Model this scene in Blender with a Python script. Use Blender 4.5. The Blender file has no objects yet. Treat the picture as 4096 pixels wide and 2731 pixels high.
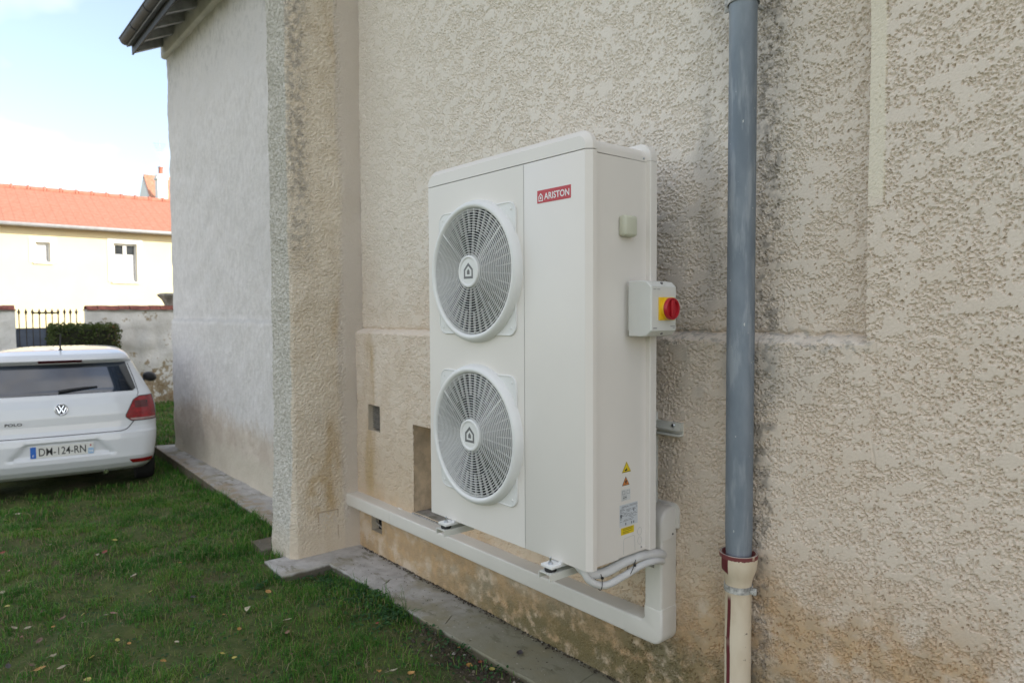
import bpy, bmesh, math, random
import numpy as np
from mathutils import Matrix, Vector

random.seed(7)
SC = bpy.context.scene
COL = SC.collection
PI = math.pi

# ------------------------------------------------------------------ camera
CAM = np.array([2.67107, -1.75011, 1.71953])
YAW, PITCH, ROLL = 0.868998, 0.0425525, 0.00530254
_f = np.array([-math.sin(YAW) * math.cos(PITCH), math.cos(YAW) * math.cos(PITCH), -math.sin(PITCH)])
_r0 = np.array([math.cos(YAW), math.sin(YAW), 0.0])
_d0 = np.cross(_f, _r0)
_r = math.cos(ROLL) * _r0 + math.sin(ROLL) * _d0
_d = -math.sin(ROLL) * _r0 + math.cos(ROLL) * _d0
cam = bpy.data.cameras.new('camera')
cam.lens = 24.27
cam.sensor_width = 36.0
cam.clip_start = 0.05
cam.clip_end = 3000.0
cam.dof.use_dof = True
cam.dof.focus_distance = 2.72
cam.dof.aperture_fstop = 3.6
camo = bpy.data.objects.new('camera', cam)
COL.objects.link(camo)
camo.matrix_world = Matrix(((_r[0], -_d[0], -_f[0], CAM[0]), (_r[1], -_d[1], -_f[1], CAM[1]),
                            (_r[2], -_d[2], -_f[2], CAM[2]), (0, 0, 0, 1)))
SC.camera = camo

# ------------------------------------------------------------------ world, sun, exposure
SUN_EL, SUN_AZ = math.radians(27.0), math.radians(56.0)      # azimuth measured from +Y towards +X
world = bpy.data.worlds.new('World')
SC.world = world
world.use_nodes = True
wn, wl = world.node_tree.nodes, world.node_tree.links
wn.clear()
w_out = wn.new('ShaderNodeOutputWorld')
w_bg = wn.new('ShaderNodeBackground')
w_sky = wn.new('ShaderNodeTexSky')
w_sky.sky_type = 'NISHITA'
w_sky.sun_disc = False
w_sky.sun_elevation = SUN_EL
w_sky.sun_rotation = SUN_AZ
w_sky.air_density = 1.0
w_sky.dust_density = 1.2
w_sky.ozone_density = 1.0
w_bg.inputs['Strength'].default_value = 0.12
# thin veil of high cloud over the whole sky
w_tc = wn.new('ShaderNodeTexCoord')
w_map = wn.new('ShaderNodeMapping')
w_map.inputs['Scale'].default_value = (1.0, 1.0, 2.2)
w_map.inputs['Location'].default_value = (0.0, 0.0, 0.0)
w_no = wn.new('ShaderNodeTexNoise')
w_no.inputs['Scale'].default_value = 1.5
w_no.inputs['Detail'].default_value = 5.0
w_no.inputs['Roughness'].default_value = 0.55
w_mr = wn.new('ShaderNodeMapRange')
w_mr.inputs['From Min'].default_value = 0.43
w_mr.inputs['From Max'].default_value = 0.68
w_mr.inputs['To Min'].default_value = 0.12
w_mr.inputs['To Max'].default_value = 0.92
w_mix = wn.new('ShaderNodeMix')
w_mix.data_type = 'RGBA'
w_bw = wn.new('ShaderNodeRGBToBW')
w_tint = wn.new('ShaderNodeMix')
w_tint.data_type = 'RGBA'
w_tint.blend_type = 'MULTIPLY'
w_tint.inputs['Factor'].default_value = 1.0
w_tint.inputs['B'].default_value = (1.16, 1.10, 1.02, 1)
w_cl = wn.new('ShaderNodeMix')          # sunlit cloud: partly even white, partly following the glow round the sun
w_cl.data_type = 'RGBA'
w_cl.inputs['Factor'].default_value = 0.40
w_cl.inputs['A'].default_value = (9.4, 8.8, 8.0, 1)
wl.new(w_sky.outputs['Color'], w_bw.inputs['Color'])
wl.new(w_bw.outputs['Val'], w_tint.inputs['A'])
wl.new(w_tint.outputs['Result'], w_cl.inputs['B'])
wl.new(w_cl.outputs['Result'], w_mix.inputs['B'])
wl.new(w_tc.outputs['Generated'], w_map.inputs['Vector'])
wl.new(w_map.outputs['Vector'], w_no.inputs['Vector'])
wl.new(w_no.outputs['Fac'], w_mr.inputs['Value'])
wl.new(w_mr.outputs['Result'], w_mix.inputs['Factor'])
wl.new(w_sky.outputs['Color'], w_mix.inputs['A'])
wl.new(w_mix.outputs['Result'], w_bg.inputs['Color'])
wl.new(w_bg.outputs['Background'], w_out.inputs['Surface'])

sun = bpy.data.lights.new('sun', 'SUN')
sun.energy = 2.4
sun.angle = math.radians(0.53)
sun.color = (1.0, 0.94, 0.84)
suno = bpy.data.objects.new('sun', sun)
COL.objects.link(suno)
_s = Vector((math.sin(SUN_AZ) * math.cos(SUN_EL), math.cos(SUN_AZ) * math.cos(SUN_EL), math.sin(SUN_EL)))
suno.rotation_euler = _s.to_track_quat('Z', 'Y').to_euler()
suno.location = (30, 40, 30)

SC.view_settings.view_transform = 'Standard'
SC.view_settings.look = 'None'
SC.view_settings.gamma = 1.0
SC.view_settings.exposure = 1.30
SC.cycles.max_bounces = 8
SC.cycles.diffuse_bounces = 4
SC.cycles.use_denoising = True

# ------------------------------------------------------------------ node helper
class NT:
    def __init__(self, name, rough=0.8, metal=0.0, spec=0.5):
        self.m = bpy.data.materials.new(name)
        self.m.use_nodes = True
        self.t = self.m.node_tree
        self.b = self.t.nodes['Principled BSDF']
        self.b.inputs['Roughness'].default_value = rough
        self.b.inputs['Metallic'].default_value = metal
        self.b.inputs['Specular IOR Level'].default_value = spec
        self._p = None

    def put(self, sock, v):
        if isinstance(v, bpy.types.NodeSocket):
            self.t.links.new(v, sock)
        elif isinstance(v, (tuple, list)):
            sock.default_value = (*v, 1.0) if len(v) == 3 and len(sock.default_value) == 4 else tuple(v)
        else:
            sock.default_value = v

    def pos(self):
        if self._p is None:
            g = self.t.nodes.new('ShaderNodeNewGeometry')
            s = self.t.nodes.new('ShaderNodeSeparateXYZ')
            self.t.links.new(g.outputs['Position'], s.inputs[0])
            self._pv = g.outputs['Position']
            self._p = (s.outputs[0], s.outputs[1], s.outputs[2])
        return self._p

    def pv(self):
        self.pos()
        return self._pv

    def mth(self, op, a, b=None, c=None):
        n = self.t.nodes.new('ShaderNodeMath')
        n.operation = op
        for i, v in enumerate((a, b, c)):
            if v is not None:
                self.put(n.inputs[i], v)
        return n.outputs[0]

    def mul(self, *a):
        r = a[0]
        for v in a[1:]:
            r = self.mth('MULTIPLY', r, v)
        return r

    def add(self, a, b):
        return self.mth('ADD', a, b)

    def ss(self, v, a, b):
        flip = a > b
        if flip:
            a, b = b, a
        n = self.t.nodes.new('ShaderNodeMapRange')
        n.interpolation_type = 'SMOOTHSTEP'
        self.put(n.inputs['Value'], v)
        n.inputs['From Min'].default_value = a
        n.inputs['From Max'].default_value = b
        n.inputs['To Min'].default_value = 1.0 if flip else 0.0
        n.inputs['To Max'].default_value = 0.0 if flip else 1.0
        return n.outputs['Result']

    def band(self, v, a, b, s):
        return self.mul(self.ss(v, a - s, a + s), self.ss(v, b + s, b - s))

    def vec(self, x=1, y=1, z=1, src=None):
        n = self.t.nodes.new('ShaderNodeVectorMath')
        n.operation = 'MULTIPLY'
        self.put(n.inputs[0], src or self.pv())
        n.inputs[1].default_value = (x, y, z)
        return n.outputs[0]

    def noise(self, scale, detail=3.0, rough=0.5, vec=None, dist=0.0):
        n = self.t.nodes.new('ShaderNodeTexNoise')
        self.put(n.inputs['Vector'], vec if vec is not None else self.pv())
        n.inputs['Scale'].default_value = scale
        n.inputs['Detail'].default_value = detail
        n.inputs['Roughness'].default_value = rough
        n.inputs['Distortion'].default_value = dist
        return n.outputs['Fac']

    def mix(self, f, a, b):
        n = self.t.nodes.new('ShaderNodeMix')
        n.data_type = 'RGBA'
        self.put(n.inputs['Factor'], f)
        self.put(n.inputs['A'], a)
        self.put(n.inputs['B'], b)
        return n.outputs['Result']

    def bump(self, h, strength, dist):
        n = self.t.nodes.new('ShaderNodeBump')
        n.inputs['Strength'].default_value = strength
        n.inputs['Distance'].default_value = dist
        self.put(n.inputs['Height'], h)
        self.put(self.b.inputs['Normal'], n.outputs['Normal'])

    def col(self, v):
        self.put(self.b.inputs['Base Color'], v)
        return self.m


def pm(name, c, rough=0.5, metal=0.0, var=0.12, scale=9.0, bump=0.0, bscale=120.0, bdist=0.002, spec=0.5, coat=0.0):
    """plain procedural paint/plastic/metal with faint mottling and grain"""
    n = NT(name, rough, metal, spec)
    f = n.noise(scale, 4.0, 0.6)
    lo = tuple(v * (1 - var) for v in c)
    hi = tuple(min(1.0, v * (1 + var)) for v in c)
    n.col(n.mix(n.ss(f, 0.3, 0.7), lo, hi))
    if bump:
        n.bump(n.noise(bscale, 3.0), bump, bdist)
    if coat:
        n.b.inputs['Coat Weight'].default_value = coat
        n.b.inputs['Coat Roughness'].default_value = 0.04
    return n.m

# ------------------------------------------------------------------ mesh helper
WM = {}


def link(o, parent=None, world_m=None):
    COL.objects.link(o)
    if parent is not None:
        o.parent = parent
        o.matrix_parent_inverse = WM.get(parent.name, Matrix()).inverted()
    WM[o.name] = world_m if world_m is not None else Matrix(o.matrix_basis)
    return o


def props(o, label=None, cat=None, group=None, kind=None):
    if label: o['label'] = label
    if cat: o['category'] = cat
    if group: o['group'] = group
    if kind: o['kind'] = kind
    return o


def empty(name, loc, label, cat, group=None):
    o = bpy.data.objects.new(name, None)
    o.empty_display_size = 0.1
    o.location = loc
    link(o, None, Matrix.Translation(Vector(loc)))
    return props(o, label, cat, group)


def place(name, mesh, parent=None, loc=(0, 0, 0), rot=(0, 0, 0), scale=(1, 1, 1)):
    o = bpy.data.objects.new(name, mesh)
    o.location = loc
    o.rotation_euler = rot
    o.scale = scale
    return link(o, parent)


class MB:
    def __init__(self):
        self.v, self.f = [], []

    def add(self, vs, fs):
        k = len(self.v)
        self.v.extend([tuple(map(float, p)) for p in vs])
        self.f.extend([tuple(i + k for i in f) for f in fs])
        return self

    def box(self, x0, x1, y0, y1, z0, z1, bev=0.0, seg=2):
        vs = [(x, y, z) for x in (x0, x1) for y in (y0, y1) for z in (z0, z1)]
        fs = [(0, 1, 3, 2), (4, 6, 7, 5), (0, 4, 5, 1), (2, 3, 7, 6), (0, 2, 6, 4), (1, 5, 7, 3)]
        if bev <= 0:
            return self.add(vs, fs)
        bm = bmesh.new()
        bv = [bm.verts.new(p) for p in vs]
        for f in fs:
            bm.faces.new([bv[i] for i in f])
        bmesh.ops.bevel(bm, geom=bm.edges[:], offset=bev, segments=seg, profile=0.5, affect='EDGES')
        bm.verts.index_update()
        self.add([p.co[:] for p in bm.verts], [[p.index for p in f.verts] for f in bm.faces])
        bm.free()
        return self

    def loops(self, ls, closed=True, cap0=False, cap1=False):
        n = len(ls[0])
        vs = [p for l in ls for p in l]
        fs = []
        for k in range(len(ls) - 1):
            for i in range(n if closed else n - 1):
                j = (i + 1) % n
                fs.append((k * n + i, k * n + j, (k + 1) * n + j, (k + 1) * n + i))
        if cap0: fs.append(tuple(range(n - 1, -1, -1)))
        if cap1: fs.append(tuple((len(ls) - 1) * n + i for i in range(n)))
        return self.add(vs, fs)

    def prism(self, pts, axis, a0, a1):
        def p3(u, v, a):
            return {'x': (a, u, v), 'y': (u, a, v), 'z': (u, v, a)}[axis]
        return self.loops([[p3(u, v, a0) for u, v in pts], [p3(u, v, a1) for u, v in pts]], True, True, True)

    def lathe(self, prof, c, axis='z', n=32, close=False):
        ls = []
        for r, h in prof:
            l = []
            for i in range(n):
                a = 2 * PI * i / n
                u, v = r * math.cos(a), r * math.sin(a)
                l.append({'x': (c[0] + h, c[1] + u, c[2] + v), 'y': (c[0] + u, c[1] + h, c[2] + v),
                          'z': (c[0] + u, c[1] + v, c[2] + h)}[axis])
            ls.append(l)
        if close:
            ls.append(ls[0])
            return self.loops(ls)
        return self.loops(ls, True, True, True)

    def tube(self, path, r, n=10, cap=True):
        P = [Vector(p) for p in path]
        rr = r if isinstance(r, (list, tuple)) else [r] * len(P)
        ls, up = [], None
        for i, p in enumerate(P):
            t = (P[min(i + 1, len(P) - 1)] - P[max(i - 1, 0)]).normalized()
            if up is None:
                up = Vector((0, 0, 1)) if abs(t.z) < 0.9 else Vector((1, 0, 0))
            a = t.cross(up).normalized()
            b = a.cross(t).normalized()
            up = b
            ls.append([tuple(p + a * (rr[i] * math.cos(2 * PI * k / n)) + b * (rr[i] * math.sin(2 * PI * k / n))) for k in range(n)])
        return self.loops(ls, True, cap, cap)

    def mesh(self, name, mat, smooth=35.0):
        me = bpy.data.meshes.new(name)
        me.from_pydata(self.v, [], self.f)
        bm = bmesh.new()
        bm.from_mesh(me)
        bmesh.ops.recalc_face_normals(bm, faces=bm.faces[:])
        bm.to_mesh(me)
        bm.free()
        if smooth:
            me.polygons.foreach_set('use_smooth', [True] * len(me.polygons))
            me.set_sharp_from_angle(angle=math.radians(smooth))
        me.materials.append(mat)
        me.update()
        return me

    def build(self, name, mat, parent=None, smooth=35.0, **k):
        return place(name, self.mesh(name, mat, smooth), parent, **k)


def box(name, mat, parent, x0, x1, y0, y1, z0, z1, bev=0.0, seg=2):
    return MB().box(x0, x1, y0, y1, z0, z1, bev, seg).build(name, mat, parent)


def np_mesh(name, V, F, mat, smooth=True):
    """fast mesh from arrays: V (n,3), F (m,3|4)"""
    me = bpy.data.meshes.new(name)
    V = np.ascontiguousarray(V, dtype=np.float32)
    F = np.ascontiguousarray(F, dtype=np.int32)
    k = F.shape[1]
    me.vertices.add(len(V))
    me.vertices.foreach_set('co', V.ravel())
    me.loops.add(F.size)
    me.loops.foreach_set('vertex_index', F.ravel())
    me.polygons.add(len(F))
    me.polygons.foreach_set('loop_start', np.arange(0, F.size, k, dtype=np.int32))
    me.polygons.foreach_set('use_smooth', np.full(len(F), smooth, dtype=bool))
    me.update(calc_edges=True)
    me.validate()
    me.materials.append(mat)
    return me


def grid_faces(nz, nx, mask=None):
    i = np.arange(nz * nx).reshape(nz, nx)
    q = np.stack([i[:-1, :-1], i[:-1, 1:], i[1:, 1:], i[1:, :-1]], -1)
    if mask is not None:
        q = q[mask[:nz - 1, :nx - 1]]
    return q.reshape(-1, 4)


def field(nz, nx, d, L, seed, ax=1.0, az=1.0, ang=0.0, bw=0.55):
    """random field whose bumps are about L wide; ax/az stretch, ang tilts"""
    rng = np.random.default_rng(seed)
    kx = np.fft.fftfreq(nx, d)[None, :]
    kz = np.fft.fftfreq(nz, d)[:, None]
    a, b = kx * math.cos(ang) + kz * math.sin(ang), -kx * math.sin(ang) + kz * math.cos(ang)
    k = np.sqrt((a * ax) ** 2 + (b * az) ** 2) + 1e-9
    amp = np.exp(-(np.log(k * L) / bw) ** 2)
    amp[0, 0] = 0
    g = np.fft.ifft2(np.fft.fft2(rng.standard_normal((nz, nx))) * amp).real
    return g / g.std()


def fractal(nz, nx, d, L0, L1, seed, beta=1.0, ax=1.0, az=1.0, ang=0.0):
    """random field with every bump size between L1 and L0"""
    rng = np.random.default_rng(seed)
    kx = np.fft.fftfreq(nx, d)[None, :]
    kz = np.fft.fftfreq(nz, d)[:, None]
    a, b = kx * math.cos(ang) + kz * math.sin(ang), -kx * math.sin(ang) + kz * math.cos(ang)
    k = np.sqrt((a * ax) ** 2 + (b * az) ** 2) + 1e-9
    amp = k ** -beta * np.exp(-(1 / (k * L0)) ** 2) * np.exp(-(k * L1) ** 2)
    amp[0, 0] = 0
    g = np.fft.ifft2(np.fft.fft2(rng.standard_normal((nz, nx))) * amp).real
    return g / g.std()


def sstep(v, a, b):
    t = np.clip((v - a) / (b - a), 0, 1)
    return t * t * (3 - 2 * t)


def text_mesh(name, body, height, mat, O, U, V, align='CENTER', bold=0.0, width=None):
    """flat lettering: O is the anchor on the baseline, U along the line, V up; height is the cap height"""
    cu = bpy.data.curves.new(name, 'FONT')
    cu.body = body
    cu.size = 1.0
    cu.align_x = align
    cu.offset = bold
    cu.resolution_u = 3
    o = bpy.data.objects.new(name, cu)
    COL.objects.link(o)
    dg = bpy.context.evaluated_depsgraph_get()
    me = bpy.data.meshes.new_from_object(o.evaluated_get(dg))
    bpy.data.objects.remove(o)
    n = len(me.vertices)
    co = np.zeros(n * 3, dtype=np.float32)
    me.vertices.foreach_get('co', co)
    co = co.reshape(-1, 3)
    s = height / 0.70
    sx = s
    if width:
        sx = width / (co[:, 0].max() - co[:, 0].min())
    O, U, V = map(np.array, (O, U, V))
    new = O + co[:, :1] * sx * U + co[:, 1:2] * s * V
    me.vertices.foreach_set('co', new.astype(np.float32).ravel())
    me.name = name
    me.materials.clear()
    me.materials.append(mat)
    me.update()
    return me

# ------------------------------------------------------------------ materials of the setting
def mat_stucco():
    n = NT('cream_render', 0.93, 0, 0.25)
    x, y, z = n.pos()
    n1, n2, n3 = n.noise(1.4, 4), n.noise(6.5, 5, 0.6), n.noise(34, 3)
    nv = n.noise(5.0, 4, 0.55, n.vec(1.0, 1.0, 0.22))
    zw = n.add(z, n.mul(n.add(n1, -0.5), 0.9))
    c = n.mix(n.ss(n2, 0.3, 0.7), (0.68, 0.585, 0.48), (0.745, 0.66, 0.565))
    c = n.mix(n.mul(n.ss(zw, 1.35, 2.4), 0.8), c, (0.77, 0.72, 0.645))
    c = n.mix(n.mul(n.ss(zw, 1.55, 0.45), n.ss(x, 1.9, 0.6), 0.70), c, (0.585, 0.47, 0.335))
    c = n.mix(n.mul(n.ss(x, 1.1, 1.7), 0.55), c, (0.645, 0.55, 0.45))
    # rusty stain rising from the ground
    zo = n.add(n.add(z, n.mul(n.ss(x, 0.9, 1.45), -0.30)), n.add(n.mul(n.add(n1, -0.5), 0.55), n.mul(n.add(n2, -0.5), 0.28)))
    c = n.mix(n.mul(n.ss(zo, 0.66, 0.30), n.ss(n2, 0.34, 0.58), 0.80), c, n.mix(n.ss(n.noise(14, 4, 0.6), 0.4, 0.6), (0.49, 0.315, 0.15), (0.40, 0.27, 0.14)))
    # moss along the foot
    zm = n.add(z, n.add(n.mul(n.add(n2, -0.5), 0.42), n.mul(n.ss(x, -0.2, 0.9), -0.12)))
    c = n.mix(n.mul(n.ss(zm, 0.40, 0.10), n.ss(x, -1.3, 0.1), n.ss(n.noise(17, 4, 0.6), 0.30, 0.55), 0.86), c, (0.12, 0.105, 0.042))
    # brown drip left of the small grille
    xd = n.add(x, n.mul(n.add(nv, -0.5), 0.22))
    c = n.mix(n.mul(n.band(xd, -1.66, -1.53, 0.05), n.band(z, 0.45, 1.52, 0.12), n.ss(nv, 0.35, 0.6), 0.75), c, (0.46, 0.325, 0.155))
    # soot and lichen round the drainpipe
    xp = n.add(x, n.mul(n.add(n2, -0.5), 0.24))
    c = n.mix(n.mul(n.band(xp, 1.02, 1.20, 0.08), n.ss(zw, 0.9, 2.0), n.ss(nv, 0.34, 0.64), 0.55), c, (0.26, 0.25, 0.235))
    c = n.mix(n.mul(n.band(n.add(x, n.mul(n.add(n2, -0.5), 0.10)), 1.28, 1.375, 0.02), n.ss(n3, 0.42, 0.66), 0.62), c, (0.19, 0.175, 0.155))
    c = n.mix(n.mul(n.ss(x, 0.25, 1.1), n.ss(x, 1.9, 1.2), n.ss(zw, 1.0, 2.4), n.ss(n1, 0.35, 0.65), 0.22), c, (0.42, 0.40, 0.37))
    # dirt on and under the ledge
    zl = n.add(n.add(z, n.mul(n.ss(x, -0.4, 1.1), -0.026)), n.mul(n.add(n2, -0.5), 0.05))
    c = n.mix(n.mul(n.band(zl, 1.555, 1.625, 0.018), n.ss(x, 0.6, 1.0), n.ss(x, 1.75, 1.70), n.ss(n3, 0.50, 0.64), 0.55), c, (0.30, 0.30, 0.28))
    c = n.mix(n.mul(n.band(zl, 1.36, 1.58, 0.10), n.ss(x, -1.4, 1.1), n.ss(x, 1.75, 1.3), n.ss(nv, 0.42, 0.62), 0.6), c, (0.33, 0.315, 0.285))
    # repaired pale yellow strip on the pilaster edge
    c = n.mix(n.mul(n.band(n.add(x, n.mul(n.add(n3, -0.5), 0.014)), 1.702, 1.752, 0.004), n.ss(n.add(z, n.mul(n.add(n2, -0.5), 0.3)), 2.02, 2.10), 0.85), c, (0.71, 0.65, 0.52))
    c = n.mix(n.mul(n.ss(n.noise(150, 3, 0.6), 0.54, 0.68), 0.28), c, (0.46, 0.38, 0.29))
    # rusty specks
    c = n.mix(n.mul(n.ss(n.noise(58, 2), 0.70, 0.76), 0.55), c, (0.36, 0.27, 0.15))
    c = n.mix(n.mul(n.band(n.add(z, n.mul(n.ss(x, -0.4, 1.1), -0.026)), 1.580, 1.604, 0.003), n.ss(x, 1.70, 1.69), n.ss(n3, 0.66, 0.50), 0.22), c, (0.72, 0.70, 0.65))  # paler ledge bevel: the light its sloping top catches is painted in
    n.bump(n.add(n.ss(n.noise(95, 4, 0.68), 0.42, 0.58), n.mul(n.noise(300, 3), 0.5)), 0.28, 0.0012)
    return n.col(c)


def mat_stucco_coarse():
    n = NT('cream_render_far', 0.93, 0, 0.25)
    n2 = n.noise(6.5, 5, 0.6)
    c = n.mix(n.ss(n2, 0.3, 0.7), (0.60, 0.56, 0.48), (0.68, 0.645, 0.57))
    n.bump(n.ss(n.noise(48, 4, 0.6), 0.5, 0.62), 0.8, 0.008)
    return n.col(c)


def mat_pier():
    n = NT('buttress_render', 0.93, 0, 0.25)
    x, y, z = n.pos()
    n1, n2, n3 = n.noise(1.7, 4), n.noise(8, 5, 0.6), n.noise(40, 3)
    nv = n.noise(6.0, 4, 0.55, n.vec(1.0, 1.0, 0.16))
    c = n.mix(n.ss(n2, 0.3, 0.7), (0.67, 0.585, 0.465), (0.74, 0.665, 0.55))
    # front face is greyer with lichen
    fr = n.ss(x, -1.812, -1.83)
    c = n.mix(n.mul(fr, 0.75), c, n.mix(n.ss(n3, 0.36, 0.6), (0.42, 0.415, 0.375), (0.62, 0.615, 0.58)))
    # black streak down the outer arris
    yw = n.add(y, n.mul(n.add(nv, -0.5), 0.13))
    c = n.mix(n.mul(n.ss(yw, 0.30, 0.19), n.ss(n.add(z, n.mul(n.add(n1, -0.5), 1.6)), 1.7, 2.7), n.ss(x, -1.84, -1.81), n.ss(n.noise(24, 4, 0.65), 0.38, 0.62), 0.58), c, (0.26, 0.25, 0.235))
    # smooth pinkish band in the corner
    c = n.mix(n.mul(n.ss(n.add(yw, 0.0), 0.43, 0.47), 0.85), c, (0.63, 0.565, 0.49))
    # rust runs next to it
    ru = n.mul(n.band(yw, 0.34, 0.45, 0.03), n.ss(n.noise(1.35, 3, 0.5, n.vec(1, 1, 0.8)), 0.46, 0.60), n.ss(nv, 0.38, 0.62))
    c = n.mix(n.mul(ru, 0.8), c, (0.47, 0.335, 0.17))
    c = n.mix(n.mul(n.band(z, 0.30, 0.72, 0.16), n.band(yw, 0.18, 0.40, 0.05), n.ss(n2, 0.4, 0.62), 0.7), c, (0.51, 0.375, 0.20))
    c = n.mix(n.mul(n.ss(z, 0.32, 0.08), 0.5), c, (0.60, 0.50, 0.37))
    n.bump(n.add(n.ss(n.noise(80, 4, 0.68), 0.44, 0.56), n.mul(n.noise(220, 3), 0.35)), 0.7, 0.0025)
    return n.col(c)


def mat_leftwall():
    n = NT('grey_render', 0.93, 0, 0.25)
    x, y, z = n.pos()
    n1, n2 = n.noise(1.1, 4), n.noise(6, 5, 0.62)
    nv = n.noise(19.0, 5, 0.68, n.vec(1.0, 1.0, 0.6))
    c = n.mix(n.ss(nv, 0.32, 0.68), (0.625, 0.595, 0.57), (0.735, 0.705, 0.68))
    c = n.mix(n.mul(n.ss(n1, 0.45, 0.7), 0.35), c, (0.60, 0.58, 0.555))
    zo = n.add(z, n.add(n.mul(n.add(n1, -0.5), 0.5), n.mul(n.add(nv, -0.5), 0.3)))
    c = n.mix(n.mul(n.ss(zo, 0.78, 0.50), 0.72), c, n.mix(n.ss(n2, 0.4, 0.6), (0.50, 0.40, 0.30), (0.60, 0.51, 0.40)))
    c = n.mix(n.mul(n.ss(zo, 0.40, 0.22), 0.7), c, (0.60, 0.55, 0.45))
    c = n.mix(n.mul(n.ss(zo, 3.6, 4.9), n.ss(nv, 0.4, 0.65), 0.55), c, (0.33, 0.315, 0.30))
    c = n.mix(n.mul(n.band(n.add(z, n.mul(n.add(n2, -0.5), 0.05)), 1.63, 1.665, 0.012), 0.35), c, (0.42, 0.42, 0.42))
    n.bump(n.ss(n.noise(34, 5, 0.68, n.vec(1, 1, 0.7)), 0.40, 0.62), 0.5, 0.006)
    return n.col(c)


def mat_concrete():
    n = NT('old_concrete', 0.9, 0, 0.3)
    x, y, z = n.pos()
    n1, n2, n3 = n.noise(2.3, 5, 0.6), n.noise(11, 5, 0.65), n.noise(60, 3)
    c = n.mix(n.ss(n2, 0.3, 0.7), (0.36, 0.345, 0.325), (0.50, 0.485, 0.465))
    c = n.mix(n.mul(n.ss(n.add(x, n.mul(n.add(n1, -0.5), 1.4)), -1.1, 0.1), 0.85), c, (0.215, 0.205, 0.13))
    c = n.mix(n.mul(n.ss(n1, 0.50, 0.64), 0.7), c, (0.25, 0.225, 0.14))
    c = n.mix(n.mul(n.ss(n.noise(5.5, 5, 0.7, n.vec(1, 2.2, 1)), 0.55, 0.66), 0.65), c, (0.16, 0.15, 0.095))
    # earth washed over the left strip
    c = n.mix(n.mul(n.ss(x, -2.0, -2.4), n.ss(n.add(y, n.mul(n.add(n1, -0.5), 0.5)), 0.47, 0.36), n.ss(n2, 0.35, 0.6), 0.8), c, (0.31, 0.24, 0.15))
    c = n.mix(n.mul(n.ss(y, 0.50, 0.56), n.ss(x, -1.7, -1.2), n.ss(n2, 0.35, 0.6), 0.6), c, (0.12, 0.105, 0.07))
    c = n.mix(n.mul(n.ss(n.add(z, n.mul(n.add(n2, -0.5), 0.02)), 0.054, 0.040), 0.85), c, (0.085, 0.070, 0.042))
    c = n.mix(n.mul(n.ss(n3, 0.68, 0.74), 0.5), c, (0.62, 0.60, 0.55))
    n.bump(n.add(n.mul(n1, 3.0), n.add(n2, n.mul(n3, 0.25))), 0.5, 0.008)
    return n.col(c)


def mat_soil():
    n = NT('lawn_soil', 0.96, 0, 0.2)
    x, y, z = n.pos()
    n1, n2, n3 = n.noise(1.2, 4), n.noise(7, 5, 0.65), n.noise(45, 4, 0.7)
    c = n.mix(n.ss(n2, 0.35, 0.65), (0.055, 0.078, 0.024), (0.095, 0.115, 0.036))
    c = n.mix(n.mul(n.ss(n1, 0.46, 0.66), n.ss(n2, 0.36, 0.6)), c, (0.105, 0.082, 0.050))
    c = n.mix(n.mul(n.ss(n3, 0.52, 0.7), 0.55), c, (0.16, 0.135, 0.08))
    c = n.mix(n.mul(n.ss(x, -0.55, 0.0), n.ss(y, -0.02, 0.16), 0.9), c, n.mix(n.ss(n3, 0.35, 0.65), (0.040, 0.030, 0.022), (0.095, 0.074, 0.055)))
    n.bump(n.add(n2, n.mul(n3, 0.6)), 0.8, 0.02)
    return n.col(c)


def mat_grass(name, stops, trans=0.35, attr='tint'):
    n = NT(name, 0.6, 0, 0.3)
    a = n.t.nodes.new('ShaderNodeAttribute')
    a.attribute_name = attr
    r = n.t.nodes.new('ShaderNodeValToRGB')
    el = r.color_ramp.elements
    while len(el) < len(stops):
        el.new(0.5)
    for e, (p, c) in zip(el, stops):
        e.position = p
        e.color = (*c, 1)
    n.t.links.new(a.outputs['Fac'], r.inputs['Fac'])
    n.t.links.new(r.outputs['Color'], n.b.inputs['Base Color'])
    tr = n.t.nodes.new('ShaderNodeBsdfTranslucent')
    mx = n.t.nodes.new('ShaderNodeMixShader')
    mx.inputs['Fac'].default_value = trans
    out = n.t.nodes['Material Output']
    n.t.links.new(r.outputs['Color'], tr.inputs['Color'])
    n.t.links.new(n.b.outputs[0], mx.inputs[1])
    n.t.links.new(tr.outputs[0], mx.inputs[2])
    n.t.links.new(mx.outputs[0], out.inputs['Surface'])
    return n.m


M = {}
M['stucco'] = mat_stucco()
M['stucco_far'] = mat_stucco_coarse()
M['pier'] = mat_pier()
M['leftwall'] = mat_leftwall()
M['concrete'] = mat_concrete()
M['soil'] = mat_soil()
M['grass'] = mat_grass('grass_blades', [(0.0, (0.040, 0.135, 0.018)), (0.45, (0.085, 0.245, 0.030)), (0.72, (0.17, 0.275, 0.045)), (0.88, (0.25, 0.22, 0.095)), (1.0, (0.33, 0.28, 0.16))])
M['clover'] = mat_grass('clover_leaves', [(0.0, (0.022, 0.072, 0.026)), (0.6, (0.046, 0.125, 0.036)), (1.0, (0.105, 0.175, 0.055))])
M['hedge'] = mat_grass('hedge_leaves', [(0.0, (0.045, 0.07, 0.018)), (0.5, (0.095, 0.125, 0.036)), (0.8, (0.15, 0.125, 0.055)), (1.0, (0.20, 0.11, 0.055))])
M['asphalt'] = pm('asphalt', (0.055, 0.055, 0.057), 0.9, bump=0.4, bscale=200)
M['earth'] = pm('far_ground', (0.10, 0.11, 0.05), 0.95, var=0.3, scale=0.6)
M['grey_wood'] = pm('grey_painted_wood', (0.36, 0.355, 0.355), 0.75, var=0.18, scale=14, bump=0.3, bscale=60)
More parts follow.
